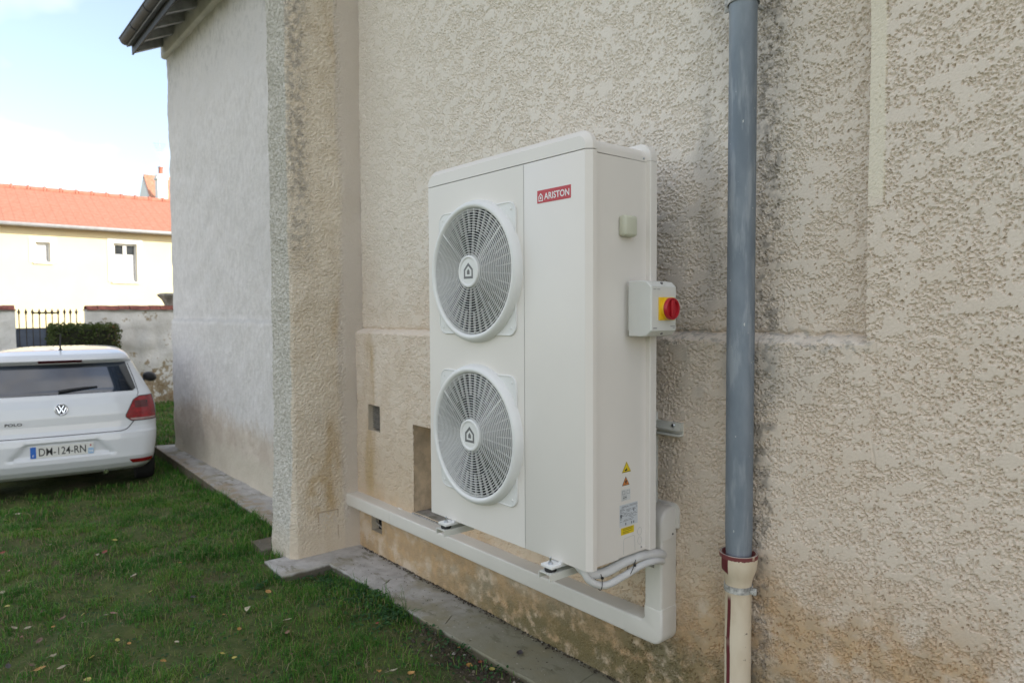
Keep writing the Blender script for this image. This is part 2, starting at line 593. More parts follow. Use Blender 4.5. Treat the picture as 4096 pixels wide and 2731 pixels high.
M['soffit'] = pm('soffit_boards', (0.24, 0.235, 0.24), 0.8, var=0.2, scale=8)
M['gutter'] = pm('dark_gutter_zinc', (0.038, 0.038, 0.048), 0.6, 0.0, var=0.25, scale=6)
M['cornice'] = pm('cream_cornice', (0.63, 0.60, 0.55), 0.85, var=0.1, scale=5)
M['roof_tile'] = pm('brown_tiles', (0.22, 0.10, 0.065), 0.85, var=0.3, scale=4, bump=0.5, bscale=12, bdist=0.03)


def gz(x):
    """lawn level: falls gently towards the parked car"""
    t = min(1.0, max(0.0, (-3.0 - x) / 2.4))
    return -0.09 * t * t * (3 - 2 * t)

# ------------------------------------------------------------------ ground, lawn, road, apron
g = MB().box(-400, 400, -400, 400, -0.9, -0.22).build('ground', M['earth'], None)
props(g, 'bare ground reaching away beyond the garden', kind='structure')

nx, ny = 340, 230
X, Y = np.meshgrid(np.linspace(-13.0, 7.0, nx), np.linspace(-9.0, 4.5, ny))
GZ = -0.09 * sstep(-X, 3.0, 5.4) + 0.022 * sstep(Y, -0.35, 0.1) * sstep(-Y, -0.75, -0.6) * sstep(X, -7.0, -4.5) + 0.010 * field(ny, nx, 0.059, 0.9, 3) + 0.006 * field(ny, nx, 0.059, 0.28, 4)
o = place('lawn', np_mesh('lawn', np.stack([X, Y, GZ], -1).reshape(-1, 3), grid_faces(ny, nx), M['soil']))
props(o, 'patchy lawn of moss and bare earth beside the house', kind='structure')
LX, LY, LZ = X[0], Y[:, 0], GZ


def lawn_z(x, y):
    i = np.clip(np.searchsorted(LX, x) - 1, 0, nx - 2)
    j = np.clip(np.searchsorted(LY, y) - 1, 0, ny - 2)
    u = (x - LX[i]) / (LX[1] - LX[0])
    v = (y - LY[j]) / (LY[1] - LY[0])
    return (LZ[j, i] * (1 - u) + LZ[j, i + 1] * u) * (1 - v) + (LZ[j + 1, i] * (1 - u) + LZ[j + 1, i + 1] * u) * v


o = MB().box(-21.0, -14.0, -60, 60, -0.3, -0.10).build('road', M['asphalt'])
props(o, 'grey asphalt street behind the garden wall', kind='structure')

# concrete apron: separate slabs with broken edges
apron = empty('concrete_apron', (-1.2, 0.4, 0), 'worn concrete apron running along the foot of the house wall', 'paving')
apron['kind'] = 'structure'


def slab(poly, top, bot=-0.16, jit=0.0030, step=0.045, seed=0):
    rng = random.Random(seed)
    P = []
    for k in range(len(poly)):
        a, b = Vector(poly[k]), Vector(poly[(k + 1) % len(poly)])
        n = max(1, int((b - a).length / step))
        nrm = Vector((-(b - a).y, (b - a).x)).normalized()
        w = 0.0
        for i in range(n):
            w = 0.6 * w + rng.uniform(-jit, jit)
            P.append(a.lerp(b, i / n) + nrm * (w if i else 0))
    c = sum(P, Vector((0, 0))) / len(P)
    ins = []
    for i, p in enumerate(P):
        t = (P[(i + 1) % len(P)] - P[i - 1]).normalized()
        q = p + Vector((-t.y, t.x)) * 0.0025
        ins.append(q)
    return MB().loops([[(p.x, p.y, bot) for p in P], [(p.x, p.y, top - 0.003) for p in P], [(p.x, p.y, top) for p in ins]], True, True, True)


S = 0.058
J1 = [(-1.04, 0.243), (-1.02, 0.33), (-1.075, 0.41), (-1.06, 0.50), (-1.10, 0.62)]
J2 = [(-0.36, 0.254), (-0.33, 0.31), (-0.395, 0.40), (-0.37, 0.47), (-0.45, 0.62)]
J3 = [(0.52, 0.278), (0.50, 0.36), (0.545, 0.44), (0.52, 0.62)]
sh = lambda J, d: [(x + d, y) for x, y in J]
rev = lambda J: list(reversed(J))
for k, (poly, top) in enumerate([
    ([(-1.90, -0.075), (-1.556, -0.092), (-1.566, 0.236)] + sh(J1, -0.0012) + [(-1.90, 0.62)], S),
    (sh(J1, 0.0012)[:1] + sh(J2, -0.0012) + rev(sh(J1, 0.0012))[:-1], S - 0.001),
    (sh(J2, 0.0012)[:1] + sh(J3, -0.0012) + rev(sh(J2, 0.0012))[:-1], S + 0.001),
    (sh(J3, 0.0012)[:1] + [(1.35, 0.300), (1.33, 0.62)] + rev(sh(J3, 0.0012))[:-1], S - 0.001),
    ([(1.354, 0.300), (4.2, 0.32), (4.2, 0.62), (1.334, 0.62)], S),
    ([(-2.42, 0.02), (-2.16, 0.00), (-2.14, 0.62), (-2.44, 0.62)], S - 0.016),
    ([(-2.52, 0.255), (-2.445, 0.252), (-2.447, 0.62), (-2.52, 0.62)], S - 0.012),
    ([(-4.60, 0.315), (-2.524, 0.255), (-2.524, 0.62), (-4.60, 0.62)], S),
    ([(-6.86, 0.38), (-4.605, 0.315), (-4.605, 0.62), (-6.80, 0.64)], S - 0.002)]):
    slab(poly, top, seed=k).build('slab', M['concrete'], apron, smooth=20)

# ------------------------------------------------------------------ the house
house = empty('house', (-1.0, 0.6, 0.0), 'tall house with rough cream rendered wall and a projecting buttress behind the heat pump', 'house')
XC = -6.65                 # far corner of the house
ZL = 1.605                 # ledge height
XE, XM = 2.32, 1.232           # fine grid ends; the two grids meet behind the drainpipe


def stucco_sheet(x0, x1, z1, dx, seed, cut=()):
    nx_, nz_ = int((x1 - x0) / dx) + 1, int(z1 / dx) + 1
    GX, GZ2 = np.meshgrid(np.linspace(x0, x1, nx_), np.linspace(0.0, z1, nz_))
    F = lambda L, k, *a: field(nz_, nx_, dx, L, seed + k, *a)
    FR = lambda L0, L1, k, *a: fractal(nz_, nx_, dx, L0, L1, seed + k, *a)
    isl = FR(0.055, 0.0085, 1, 0.9, 0.85, 1.15, 0.35) + 1.15 * FR(0.35, 0.05, 2, 0.9, 1.0, 0.7, 0.2) + 0.12 * FR(0.018, 0.0075, 3, 0.3)
    open_ = sstep(isl, -0.30, 0.14)
    grit = 0.82 * FR(0.030, 0.0105, 4, 0.2, 0.85, 1.15, 0.35) + 0.45 * FR(0.014, 0.0060, 9, 0.2)
    amp = 0.0068 * (1 - 0.25 * sstep(-GX, 0.2, 1.4)) * (1 - 0.6 * sstep(-GZ2, -0.60, -0.42) * sstep(-GX, -0.75, -0.55))
    strip = ((GX > 1.703) & (GX < 1.750) & (GZ2 > 2.05)).astype(float)
    zle = ZL + 0.026 * sstep(GX, -0.4, 1.1) + 0.003 * F(0.10, 6)
    amp = amp * (1 - 0.85 * strip) * (1 - 0.35 * np.exp(-((GZ2 - zle + 0.008) / 0.02) ** 2) * (GX < 1.70))
    pit = amp * open_ * np.clip(0.66 + 0.46 * grit, -0.25, 2.0) + 0.0002 * F(0.012, 7) + 0.0018 * F(0.6, 5)
    pit = pit + 0.004 * np.exp(-((GX - 1.735 - 0.004 * F(0.3, 8)) / 0.004) ** 2) * (GZ2 < ZL + 0.02)
    bev = np.clip((GZ2 - zle + 0.030) / 0.032, 0, 1) ** 1.3
    groove = 0.010 * np.exp(-((GZ2 - zle - 0.006) / 0.006) ** 2) + 0.008 * np.exp(-((GX - 1.694) / 0.006) ** 2) * (GZ2 > zle)
    base = np.where(GX < 1.700, 0.57 + 0.056 * bev + groove, 0.57)
    hole = np.ones((nz_, nx_), dtype=bool)
    for (a, b, c, d) in cut:
        hole &= ~((GX > a) & (GX < b) & (GZ2 > c) & (GZ2 < d))
    return place('wall', np_mesh('wall', np.stack([GX, base + pit, GZ2], -1).reshape(-1, 3), grid_faces(nz_, nx_, hole), M['stucco'], False), house)


stucco_sheet(-1.80, XM, 3.92, 0.0055, 10, ((-1.05, -0.60, 0.455, 1.012), (-1.632, -1.468, 0.905, 1.080), (-1.605, -1.462, 0.205, 0.335)))
stucco_sheet(XM, XE, 3.92, 0.0044, 110)
stucco_sheet(XE, 4.2, 3.92, 0.0095, 210)
MB().box(XM, 4.2, 0.576, 0.80, 3.92, 5.2).build('wall', M['stucco'], house)
# plain continuations outside the close-up zone
MB().box(4.2, 6.2, 0.575, 0.80, -0.2, 5.2).build('wall', M['stucco'], house)
MB().box(-1.80, XM, 0.632, 0.80, 3.92, 5.2).build('wall', M['stucco'], house)
MB().box(XC + 0.01, 6.2, 0.90, 1.0, -0.2, 5.2).build('wall', M['stucco_far'], house)  # unseen backing wall, added to stop sunlight passing through the house
MB().box(XC, XC + 0.25, 0.605, 10.4, -0.2, 5.2).build('wall', M['stucco_far'], house)
MB().box(5.95, 6.2, 1.0, 10.4, -0.2, 5.2).build('wall', M['stucco_far'], house)
MB().box(XC, 6.2, 10.4, 10.65, -0.2, 5.2).build('wall', M['stucco_far'], house)
for x0 in (XC, 5.95):
    MB().prism([(0.62, 5.2), (10.65, 5.2), (5.63, 7.62)], 'x', x0, x0 + 0.25).build('gable', M['stucco_far'], house)
# far stretch of wall between buttress and corner
nxl, nzl = 150, 170
xl, zl = np.linspace(XC, -2.13, nxl), np.linspace(-0.15, 5.1, nzl)
AX, AZ = np.meshgrid(xl, zl)
zle = 1.66 + 0.006 * field(nzl, nxl, 0.03, 0.3, 21)
AY = 0.57 + 0.022 * sstep(AZ, zle - 0.03, zle + 0.006) + 0.004 * field(nzl, nxl, 0.03, 0.5, 22) + 0.0015 * field(nzl, nxl, 0.03, 0.1, 23)
V = np.stack([AX, AY, AZ], -1)
V[:, 0, 0] = XC + 0.006 * field(nzl, nxl, 0.03, 0.3, 24)[:, 0]
back = V[:, :1].copy(); back[:, 0, 1] = 0.9; back[:, 0, 0] = XC
V = np.concatenate([back, V], 1)
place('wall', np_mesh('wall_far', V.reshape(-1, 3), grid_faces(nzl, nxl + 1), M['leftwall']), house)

# buttress: two rough faces meeting at a worn arris
d2 = 0.0075
yN, xN, zN = 0.095, -1.80, int(5.1 / d2) + 1
pz = np.linspace(0.0, 5.1, zN)
arc = np.concatenate([np.linspace(-2.13 - 0.5, -1.80, int(0.83 / d2)), -1.80 + np.linspace(0, 0.60, int(0.60 / d2))[1:]])
na = len(arc)
AR, PZ = np.meshgrid(arc, pz)
isl = fractal(zN, na, d2, 0.06, 0.013, 31, 0.9, 0.9, 1.1, 0.3) + 0.5 * fractal(zN, na, d2, 0.4, 0.07, 33) + 0.25
opn = sstep(isl, -0.5, 0.15) * (0.7 + 0.36 * fractal(zN, na, d2, 0.03, 0.013, 32, 0.5))
side = np.clip(AR + 1.80, 0, None)
ampP = 0.0075 * (1 - 0.9 * sstep(side, 0.36, 0.41)) * (0.35 + 0.65 * sstep(PZ, 0.1, 0.32))
dd = ampP * opn + 0.003 * field(zN, na, d2, 0.5, 34)
flare = 0.03 * sstep(-PZ, -0.9, -0.05)
# profile: left return, front face, arris, side face
fx = np.clip(AR, -2.13, -1.80)
PX = np.where(AR < -1.80, fx, -1.80 - dd + flare * 0.7)
PY = np.where(AR < -2.13, yN + (-2.13 - AR), np.where(AR < -1.80, yN + dd - flare, yN + side))
PX = np.where(AR < -2.13, -2.13 + dd, PX)
near = np.exp(-((AR + 1.80) / 0.012) ** 2)
PX = PX - 0.008 * near
PY = PY + 0.008 * near
place('buttress', np_mesh('buttress', np.stack([PX, PY, PZ], -1).reshape(-1, 3), grid_faces(zN, na), M['pier'], False), house)
# small plastered-over hatch at the foot of the buttress
hm = pm('hatch_plaster', (0.58, 0.51, 0.42), 0.9, var=0.08, bump=0.2)
hb = MB()
hb.box(-1.80, -1.786, 0.268, 0.400, 0.160, 0.338, 0.003)
hb.build('hatch_cover', hm, house)
fm = MB()
for (a, b, c, d) in ((0.258, 0.265, 0.152, 0.345), (0.403, 0.410, 0.152, 0.345), (0.258, 0.41, 0.341, 0.348)):
    fm.box(-1.80, -1.783, a, b, c, d)
fm.build('hatch_frame', pm('hatch_edge', (0.44, 0.35, 0.25), 0.9, var=0.2), house)

# niche behind the heat pump
nm = M['stucco_far']
nb = MB()
nb.add([(-1.052, 0.572, 0.453), (-1.052, 0.80, 0.453), (-1.052, 0.80, 1.014), (-1.052, 0.572, 1.014)], [(0, 1, 2, 3)])
nb.add([(-0.598, 0.572, 0.453), (-0.598, 0.80, 0.453), (-0.598, 0.80, 1.014), (-0.598, 0.572, 1.014)], [(0, 1, 2, 3)])
nb.add([(-1.052, 0.80, 0.453), (-0.598, 0.80, 0.453), (-0.598, 0.80, 1.014), (-1.052, 0.80, 1.014)], [(0, 1, 2, 3)])
nb.add([(-1.052, 0.572, 1.014), (-0.598, 0.572, 1.014), (-0.598, 0.80, 1.014), (-1.052, 0.80, 1.014)], [(0, 1, 2, 3)])
nb.build('niche', pm('niche_render', (0.56, 0.455, 0.33), 0.92, var=0.2, scale=12, bump=0.7, bscale=70, bdist=0.006), house, smooth=0)
MB().box(-1.06, -0.59, 0.560, 0.80, 0.435, 0.452, 0.004).build('niche_sill', M['concrete'], house)

# two ventilation openings
vm = pm('vent_metal', (0.29, 0.27, 0.235), 0.6, 0.3, var=0.25, scale=40)
vdark = pm('vent_hollow', (0.012, 0.011, 0.010), 0.9)
vplaster = pm('vent_plaster', (0.56, 0.49, 0.38), 0.9, var=0.12, bump=0.3)
for (a, b, c, d, sl) in ((-1.632, -1.468, 0.905, 1.080, 12), (-1.605, -1.462, 0.205, 0.335, 0)):
    q = MB()
    q.add([(a, .57, c), (a, .63, c), (a, .63, d), (a, .57, d)], [(0, 1, 2, 3)])
    q.add([(b, .57, c), (b, .63, c), (b, .63, d), (b, .57, d)], [(0, 1, 2, 3)])
    q.add([(a, .57, c), (b, .57, c), (b, .63, c), (a, .63, c)], [(0, 1, 2, 3)])
    q.add([(a, .57, d), (b, .57, d), (b, .63, d), (a, .63, d)], [(0, 1, 2, 3)])
    vent = q.build('air_vent', vplaster, house, smooth=0)
    MB().box(a, b, 0.628, 0.64, c, d).build('vent_back', vdark, vent)
    for k in range(sl):
        zz = c + 0.014 + k * (d - c - 0.02) / sl
        MB().prism([(0.598, zz), (0.601, zz), (0.613, zz + 0.008), (0.610, zz + 0.008)], 'x', a + 0.012, b - 0.002).build('slat', vm, vent, smooth=0)
    if not sl:
        MB().tube([(a + 0.02, 0.60, c + 0.10), (a + 0.05, 0.585, c + 0.06), (b - 0.03, 0.585, c + 0.045), (b - 0.005, 0.60, c + 0.05)], 0.006, 8).build('bar', vm, vent)

# eaves: cornice, rafters, boards, gutter, roof
MB().prism([(0.565, 4.845), (0.61, 4.845), (0.61, 5.05), (0.535, 5.05), (0.535, 4.86), (0.55, 4.85)], 'x', XC - 0.03, 6.2).build('cornice', M['cornice'], house, smooth=0)
SL = math.tan(math.radians(26))
k = 0
xr = XC + 0.02
while xr < 6.1:
    MB().prism([(0.235, 4.825), (0.60, 4.825 + 0.365 * SL), (0.60, 4.925 + 0.365 * SL), (0.235, 4.925)], 'x', xr, xr + 0.075).build('rafter', M['grey_wood'], house, smooth=0)
    xr += 0.46
MB().prism([(0.16, 4.892), (0.66, 4.892 + 0.5 * SL), (0.66, 4.915 + 0.5 * SL), (0.16, 4.915)], 'x', XC - 0.02, 6.25).build('soffit_board', M['soffit'], house, smooth=0)
MB().box(XC - 0.02, 6.25, 0.214, 0.230, 4.815, 4.965).build('fascia_board', pm('black_fascia', (0.02, 0.02, 0.022), 0.6), house)
gp = [(0.150 + 0.066 * math.cos(a), 4.975 + 0.066 * math.sin(a)) for a in np.linspace(PI, 2 * PI, 15)]
gi = [(0.150 + 0.062 * math.cos(a), 4.975 + 0.062 * math.sin(a)) for a in np.linspace(2 * PI, PI, 15)]
gut = MB().prism(gp + gi, 'x', XC - 0.02, 6.25).build('gutter', M['gutter'], house)
MB().tube([(XC - 0.02, 0.083, 4.975), (6.25, 0.083, 4.975)], 0.009, 8).build('gutter_bead', M['gutter'], gut)
for xg in np.arange(XC + 0.55, 6, 0.62):
    bp_ = [(xg, 0.150 + 0.068 * math.cos(a), 4.975 + 0.068 * math.sin(a)) for a in np.linspace(PI, 2 * PI, 12)]
    MB().tube(bp_, 0.004, 6).build('gutter_joint', M['gutter'], gut)
ry = 5.63
for s in (0, 1):
    y0, y1 = (0.12, ry) if s == 0 else (11.1, ry)
    z0, z1 = 4.93, 4.93 + (ry - 0.12) * SL
    MB().prism([(y0, z0), (y1, z1), (y1, z1 + 0.10), (y0, z0 + 0.07)], 'x', XC - 0.06, 6.3).build('roof', M['roof_tile'], house, smooth=0)

# ------------------------------------------------------------------ the heat pump
M['white'] = pm('white_powder_coat', (0.735, 0.70, 0.65), 0.42, var=0.015, scale=3, bump=0.06, bscale=900, bdist=0.0006)
M['white_grille'] = pm('white_plastic', (0.72, 0.72, 0.70), 0.38, var=0.02, scale=5)
M['trunk'] = pm('cream_pvc', (0.69, 0.66, 0.60), 0.45, var=0.03, scale=4)
M['inner'] = pm('shroud_grey', (0.022, 0.022, 0.023), 0.7, var=0.15)
M['blade'] = pm('fan_blade_plastic', (0.022, 0.022, 0.023), 0.6, var=0.15)
M['seam'] = pm('seam_grey', (0.45, 0.445, 0.43), 0.8, var=0.05)  # plain grey of the strip behind the panel joint
M['emblem'] = pm('emblem_grey', (0.155, 0.155, 0.155), 0.5, var=0.04)
M['red'] = pm('label_red', (0.47, 0.012, 0.025), 0.35, var=0.05)
M['print_white'] = pm('print_white', (0.80, 0.80, 0.79), 0.5, var=0.02)
M['black'] = pm('print_black', (0.02, 0.02, 0.02), 0.5, var=0.1)
M['rubber'] = pm('black_rubber', (0.018, 0.018, 0.018), 0.65, var=0.2)
M['steel'] = pm('bright_steel', (0.52, 0.54, 0.57), 0.3, 1.0, var=0.15, scale=60)
M['bracket'] = pm('white_bracket_paint', (0.66, 0.66, 0.60), 0.45, var=0.03)
M['sticker'] = pm('sticker_grey', (0.57, 0.60, 0.63), 0.4, var=0.02)
M['print_grey'] = pm('print_grey', (0.17, 0.18, 0.20), 0.5, var=0.05)
M['yellow'] = pm('label_yellow', (0.74, 0.55, 0.015), 0.4, var=0.04)
M['orange'] = pm('label_orange', (0.66, 0.24, 0.055), 0.4, var=0.04)
M['sensor'] = pm('sensor_cream', (0.56, 0.565, 0.45), 0.5, var=0.02)
M['switch'] = pm('switch_grey_plastic', (0.64, 0.645, 0.61), 0.45, var=0.02)
M['knob'] = pm('knob_red', (0.42, 0.012, 0.022), 0.33, var=0.06)
M['knob_yellow'] = pm('switch_yellow', (0.80, 0.50, 0.01), 0.38, var=0.04)

W, DP, ZB, ZT = 1.016, 0.374, 0.80, 2.283
C_, S_ = 0.0185, 0.023
YB, SX = 0.3335, 0.022
hp = empty('heat_pump', (W / 2, DP / 2, ZB), 'white outdoor heat pump with two round fans mounted on the wall brackets', 'heat pump')
FX, FZ = 0.372, (1.888, 1.208)
RH = 0.262


def holed_panel(x0, x1, z0, z1, y, holes, R, half, n=96):
    mb = MB()
    zc = sorted(h[1] for h in holes)
    cx = holes[0][0]
    edges = [z0]
    for c in zc:
        edges += [c - half, c + half]
    edges.append(z1)

    def quad(a, b, c, d):
        mb.add([(a, y, c), (b, y, c), (b, y, d), (a, y, d)], [(0, 1, 2, 3)])
    for i in range(len(edges) - 1):
        a, b = edges[i], edges[i + 1]
        if i % 2 == 0:
            quad(x0, x1, a, b)
        else:
            quad(x0, cx - half, a, b)
            quad(cx + half, x1, a, b)
            cz = (a + b) / 2
            inn, out = [], []
            for k in range(n):
                t = 2 * PI * k / n + PI / 4
                c, s = math.cos(t), math.sin(t)
                m = max(abs(c), abs(s))
                inn.append((cx + R * c, y, cz + R * s))
                out.append((cx + half * c / m, y, cz + half * s / m))
            mb.loops([out, inn])
    return mb


fp = holed_panel(C_, 0.6736, ZB, ZT - 0.003, 0.0, [(FX, FZ[0]), (FX, FZ[1])], RH, 0.30)
fp.box(C_, 0.6736, 0.0005, 0.012, ZB, ZB + 0.02)
fp.build('front_panel', M['white'], hp)
MB().box(0.6749, W - C_, 0.0, 0.014, ZB, ZT - 0.003, 0.0012).build('service_panel', M['white'], hp)
MB().box(0.66, 0.69, 0.004, 0.010, ZB + 0.004, ZT - 0.004).build('panel_joint', M['seam'], hp)
for s in (0, 1):
    f = (lambda x: x) if s else (lambda x: W - x)
    prof = [(f(W - C_ + 0.0002), 0.0), (f(W - 0.0015), C_ - 0.0010), (f(W), C_ + 0.0015), (f(W), C_ + S_ - 0.002), (f(W - 0.002), C_ + S_), (f(W - SX - 0.002), C_ + S_), (f(W - SX - 0.002), 0.012), (f(W - C_ + 0.0002), 0.012)]
    MB().prism(prof, 'z', ZB, ZT - 0.003).build('corner_post', M['white'], hp, smooth=0)
    prof = [(f(W - SX - 0.002), YB), (f(W - 0.002), YB), (f(W), YB + 0.003), (f(W), DP - 0.003), (f(W - 0.003), DP), (f(W - SX - 0.03), DP), (f(W - SX - 0.03), DP - 0.01), (f(W - SX - 0.002), DP - 0.01)]
    MB().prism(prof, 'z', ZB + 0.006, ZT - 0.001).build('rear_post', M['white'], hp, smooth=0)
    a, b = sorted((f(W - SX), f(W - SX - 0.012)))
    sp = MB().prism([(C_ + S_ - 0.02, ZB), (0.18, ZB), (0.18, ZB + 0.008), (YB + 0.002, ZB + 0.008), (YB + 0.002, ZT - 0.004), (C_ + S_ - 0.02, ZT - 0.006)], 'x', a, b).build('side_panel', M['white'], hp, smooth=0)
    if s:
        side_panel = sp
box('base_pan', M['white'], hp, 0.02, W - 0.025, 0.014, DP - 0.012, ZB + 0.002, ZB + 0.03)
box('rear_coil', M['inner'], hp, 0.03, W - 0.05, DP - 0.03, DP - 0.012, ZB + 0.03, ZT)
box('inner_deck', M['inner'], hp, 0.03, W - 0.05, 0.16, 0.17, ZB + 0.03, ZT - 0.01)
# top: two rounded rims with a lower cover between them


def rim_outline(inset, r, top, bot, y, n=10):
    x0, x1, z1 = inset, W - inset, top - inset * 1.2
    rr = max(0.012, r - inset)
    p = [(x0, y, bot)]
    for i in range(n + 1):
        a = PI - (PI / 2) * i / n
        p.append((x0 + rr + rr * math.cos(a), y, z1 - rr + rr * math.sin(a)))
    for i in range(n + 1):
        a = PI / 2 - (PI / 2) * i / n
        p.append((x1 - rr + rr * math.cos(a), y, z1 - rr + rr * math.sin(a)))
    p.append((x1, y, bot))
    return p


TOP = 2.352
ls = [rim_outline(C_, 0.056, TOP, ZT, 0.0), rim_outline(0.0015, 0.056, TOP, ZT, C_ - 0.001), rim_outline(0, 0.056, TOP, ZT, C_ + 0.0015),
      rim_outline(0, 0.056, TOP, ZT, C_ + S_ - 0.002), rim_outline(0.002, 0.056, TOP, ZT, C_ + S_), rim_outline(SX, 0.056, TOP, ZT, C_ + S_ + 0.002)]
MB().loops(ls, True, True, True).build('top_rim', M['white'], hp, smooth=28)
ls = [rim_outline(SX + 0.002, 0.056, TOP, ZT, YB - 0.001), rim_outline(0.002, 0.056, TOP, ZT, YB), rim_outline(0, 0.056, TOP, ZT, YB + 0.003), rim_outline(0, 0.056, TOP, ZT, DP - 0.003), rim_outline(0.004, 0.056, TOP, ZT, DP)]
MB().loops(ls, True, True, True).build('top_rim', M['white'], hp, smooth=28)
tc = []
for y in (C_ + S_ - 0.001, YB + 0.002):
    p = [(SX - 0.001, y, ZT - 0.003)]
    for x0, a0 in ((SX - 0.001 + 0.034, PI), (W - SX + 0.001 - 0.034, PI / 2)):
        for i in range(9):
            a = a0 - (PI / 2) * i / 8
            p.append((x0 + 0.034 * math.cos(a), y, ZT + 0.012 + 0.034 * math.sin(a)))
    p.append((W - SX + 0.001, y, ZT - 0.003))
    tc.append(p)
tcv = MB().loops(tc, True, True, True).build('top_cover', M['white'], hp, smooth=40)
MB().lathe([(0.0001, 0.006), (0.003, 0.0055), (0.0045, 0.003), (0.0045, 0)], (W - SX, 0.318, ZT + 0.008), 'x', 12).build('screw', M['steel'], tcv)

# fan guards
spoke_full = MB().box(0.064, 0.258, -0.0013, 0.0013, -0.006, 0.004)
spoke_half = MB().box(0.165, 0.258, -0.0013, 0.0013, -0.006, 0.004)
spoke_main = MB().box(0.064, 0.260, -0.0024, 0.0024, -0.0068, 0.004)


def to_y(mb):        # local z becomes depth (y)
    mb.v = [(x, z, y) for x, y, z in mb.v]
    return mb


spoke_full = to_y(spoke_full).mesh('spoke', M['white_grille'], 0)
spoke_half = to_y(spoke_half).mesh('spoke', M['white_grille'], 0)
spoke_main = to_y(spoke_main).mesh('spoke', M['white_grille'], 0)
NR = 18
ring_meshes = []
for k in range(NR):
    r = 0.0735 + k * (0.2535 - 0.0735) / (NR - 1)
    y0 = -0.030 - 0.009 * (1 - (r / 0.26) ** 2)
    h = 0.0013
    ring_meshes.append(MB().lathe([(r - h, y0 + 0.0006), (r - h * 0.4, y0), (r + h * 0.4, y0), (r + h, y0 + 0.0006), (r + h * 0.8, y0 + 0.0058), (r - h * 0.8, y0 + 0.0058)], (0, 0, 0), 'y', 72, True).mesh('ring', M['white_grille'], 50))
rim_mesh = MB().lathe([(0.296, 0.001), (0.294, -0.010), (0.290, -0.022), (0.284, -0.031), (0.276, -0.0355), (0.268, -0.035), (0.262, -0.030), (0.259, -0.022), (0.257, 0.006), (0.262, 0.010)], (0, 0, 0), 'y', 96, True)
HP_ = 0.262


def plate_loop(h, r, y, n=6):
    p = []
    for q in range(4):
        a0 = q * PI / 2
        cx, cz = (h - r) * (1 if q in (0, 3) else -1), (h - r) * (1 if q in (0, 1) else -1)
        for i in range(n + 1):
            a = a0 + PI / 2 * i / n
            p.append((cx + r * math.cos(a), y, cz + r * math.sin(a)))
    return p


hole_loop = [(0.258 * math.cos(PI / 4 * 0 + 2 * PI * i / 28), -0.004, 0.258 * math.sin(2 * PI * i / 28)) for i in range(28)]
rim_mesh.loops([plate_loop(HP_, 0.045, 0.0), plate_loop(HP_, 0.045, -0.006), plate_loop(HP_ - 0.002, 0.043, -0.0075), plate_loop(HP_ - 0.004, 0.042, -0.0072), plate_loop(HP_ - 0.005, 0.041, -0.0055), hole_loop], True)
rim_mesh = rim_mesh.mesh('fan_guard', M['white_grille'], 40)
hub_mesh = MB().lathe([(0.068, -0.024), (0.068, -0.036), (0.066, -0.042), (0.061, -0.0445), (0.056, -0.0435), (0.053, -0.0405), (0.0001, -0.0405)], (0, 0, 0), 'y', 48).mesh('hub', M['white_grille'], 40)
shroud_mesh = MB().loops([[(0.2605 * math.cos(2 * PI * i / 72), y, 0.2605 * math.sin(2 * PI * i / 72)) for i in range(72)] for y in (0.004, 0.155)]).mesh('shroud', M['inner'], 40)


def house_icon(w, h, t, O, U, Vv, mat, name):
    """outline of a house with a small solid house inside"""
    def pent(w, h, dz):
        return [(-w / 2, dz), (w / 2, dz), (w / 2, dz + h * 0.58), (0, dz + h), (-w / 2, dz + h * 0.58)]
    outer, inner, core = pent(w, h, 0), pent(w - 2 * t, h - 2.45 * t, t), pent(w * 0.30, h * 0.36, h * 0.26)
    O, U, Vv = map(np.array, (O, U, Vv))
    P = lambda q: [tuple(O + u * U + v * Vv) for u, v in q]
    mb = MB()
    mb.loops([P(outer), P(inner)])
    mb.add(P(core), [(0, 1, 2, 3, 4)])
    return mb.mesh(name, mat, 0)


blade_mb = MB()
for b in range(4):
    a0 = b * PI / 2
    ls = []
    for k in range(7):
        r = 0.05 + 0.205 * k / 6
        wdt = 0.42 + 0.30 * k / 6
        ls.append([(r * math.cos(a0 + wdt * (j / 5 - 0.2) + 0.25 * k / 6), 0.065 + 0.05 * (j / 5 - 0.5) * (1 - 0.4 * k / 6), r * math.sin(a0 + wdt * (j / 5 - 0.2) + 0.25 * k / 6)) for j in range(6)])
    blade_mb.loops(ls, False)
blade_mb.lathe([(0.06, 0.045), (0.06, 0.10), (0.0001, 0.10)], (0, 0, 0), 'y', 24)
blade_mesh = blade_mb.mesh('fan_blades', M['blade'], 40)
for fz, tag_ in zip(FZ, ('upper', 'lower')):
    L = (FX, 0, fz)
    gd = place('fan_guard', rim_mesh, hp, L)
    gd['label'] = '%s round fan guard with concentric rings' % tag_
    WM[gd.name] = Matrix.Translation(Vector(L))
    for m_ in ring_meshes:
        place('ring', m_, gd, L)
    for k in range(40):
        a = 2 * PI * (k + 0.5) / 40
        main = k in (4, 15)
        place('spoke', spoke_main if main else (spoke_full if k % 2 else spoke_half), gd, (FX, -0.0215 if not main else -0.024, fz), (0, -a, 0))
    place('hub', hub_mesh, gd, L)
    for sx_, sz_ in ((-1, -1), (1, -1), (1, 1), (-1, 1)):
        MB().lathe([(0.0055, -0.0050), (0.0055, -0.0065), (0.003, -0.0078), (0.0001, -0.0078)], (FX + sx_ * 0.233, 0, fz + sz_ * 0.233), 'y', 10).build('screw', M['white_grille'], gd)
    place('emblem', house_icon(0.062, 0.066, 0.0095, (FX, -0.0411, fz - 0.030), (1, 0, 0), (0, 0, 1), M['emblem'], 'emblem'), gd)
    place('shroud', shroud_mesh, hp, L)
    place('fan', blade_mesh, hp, L, (0, 0.4 if fz > 1.5 else 1.0, 0))

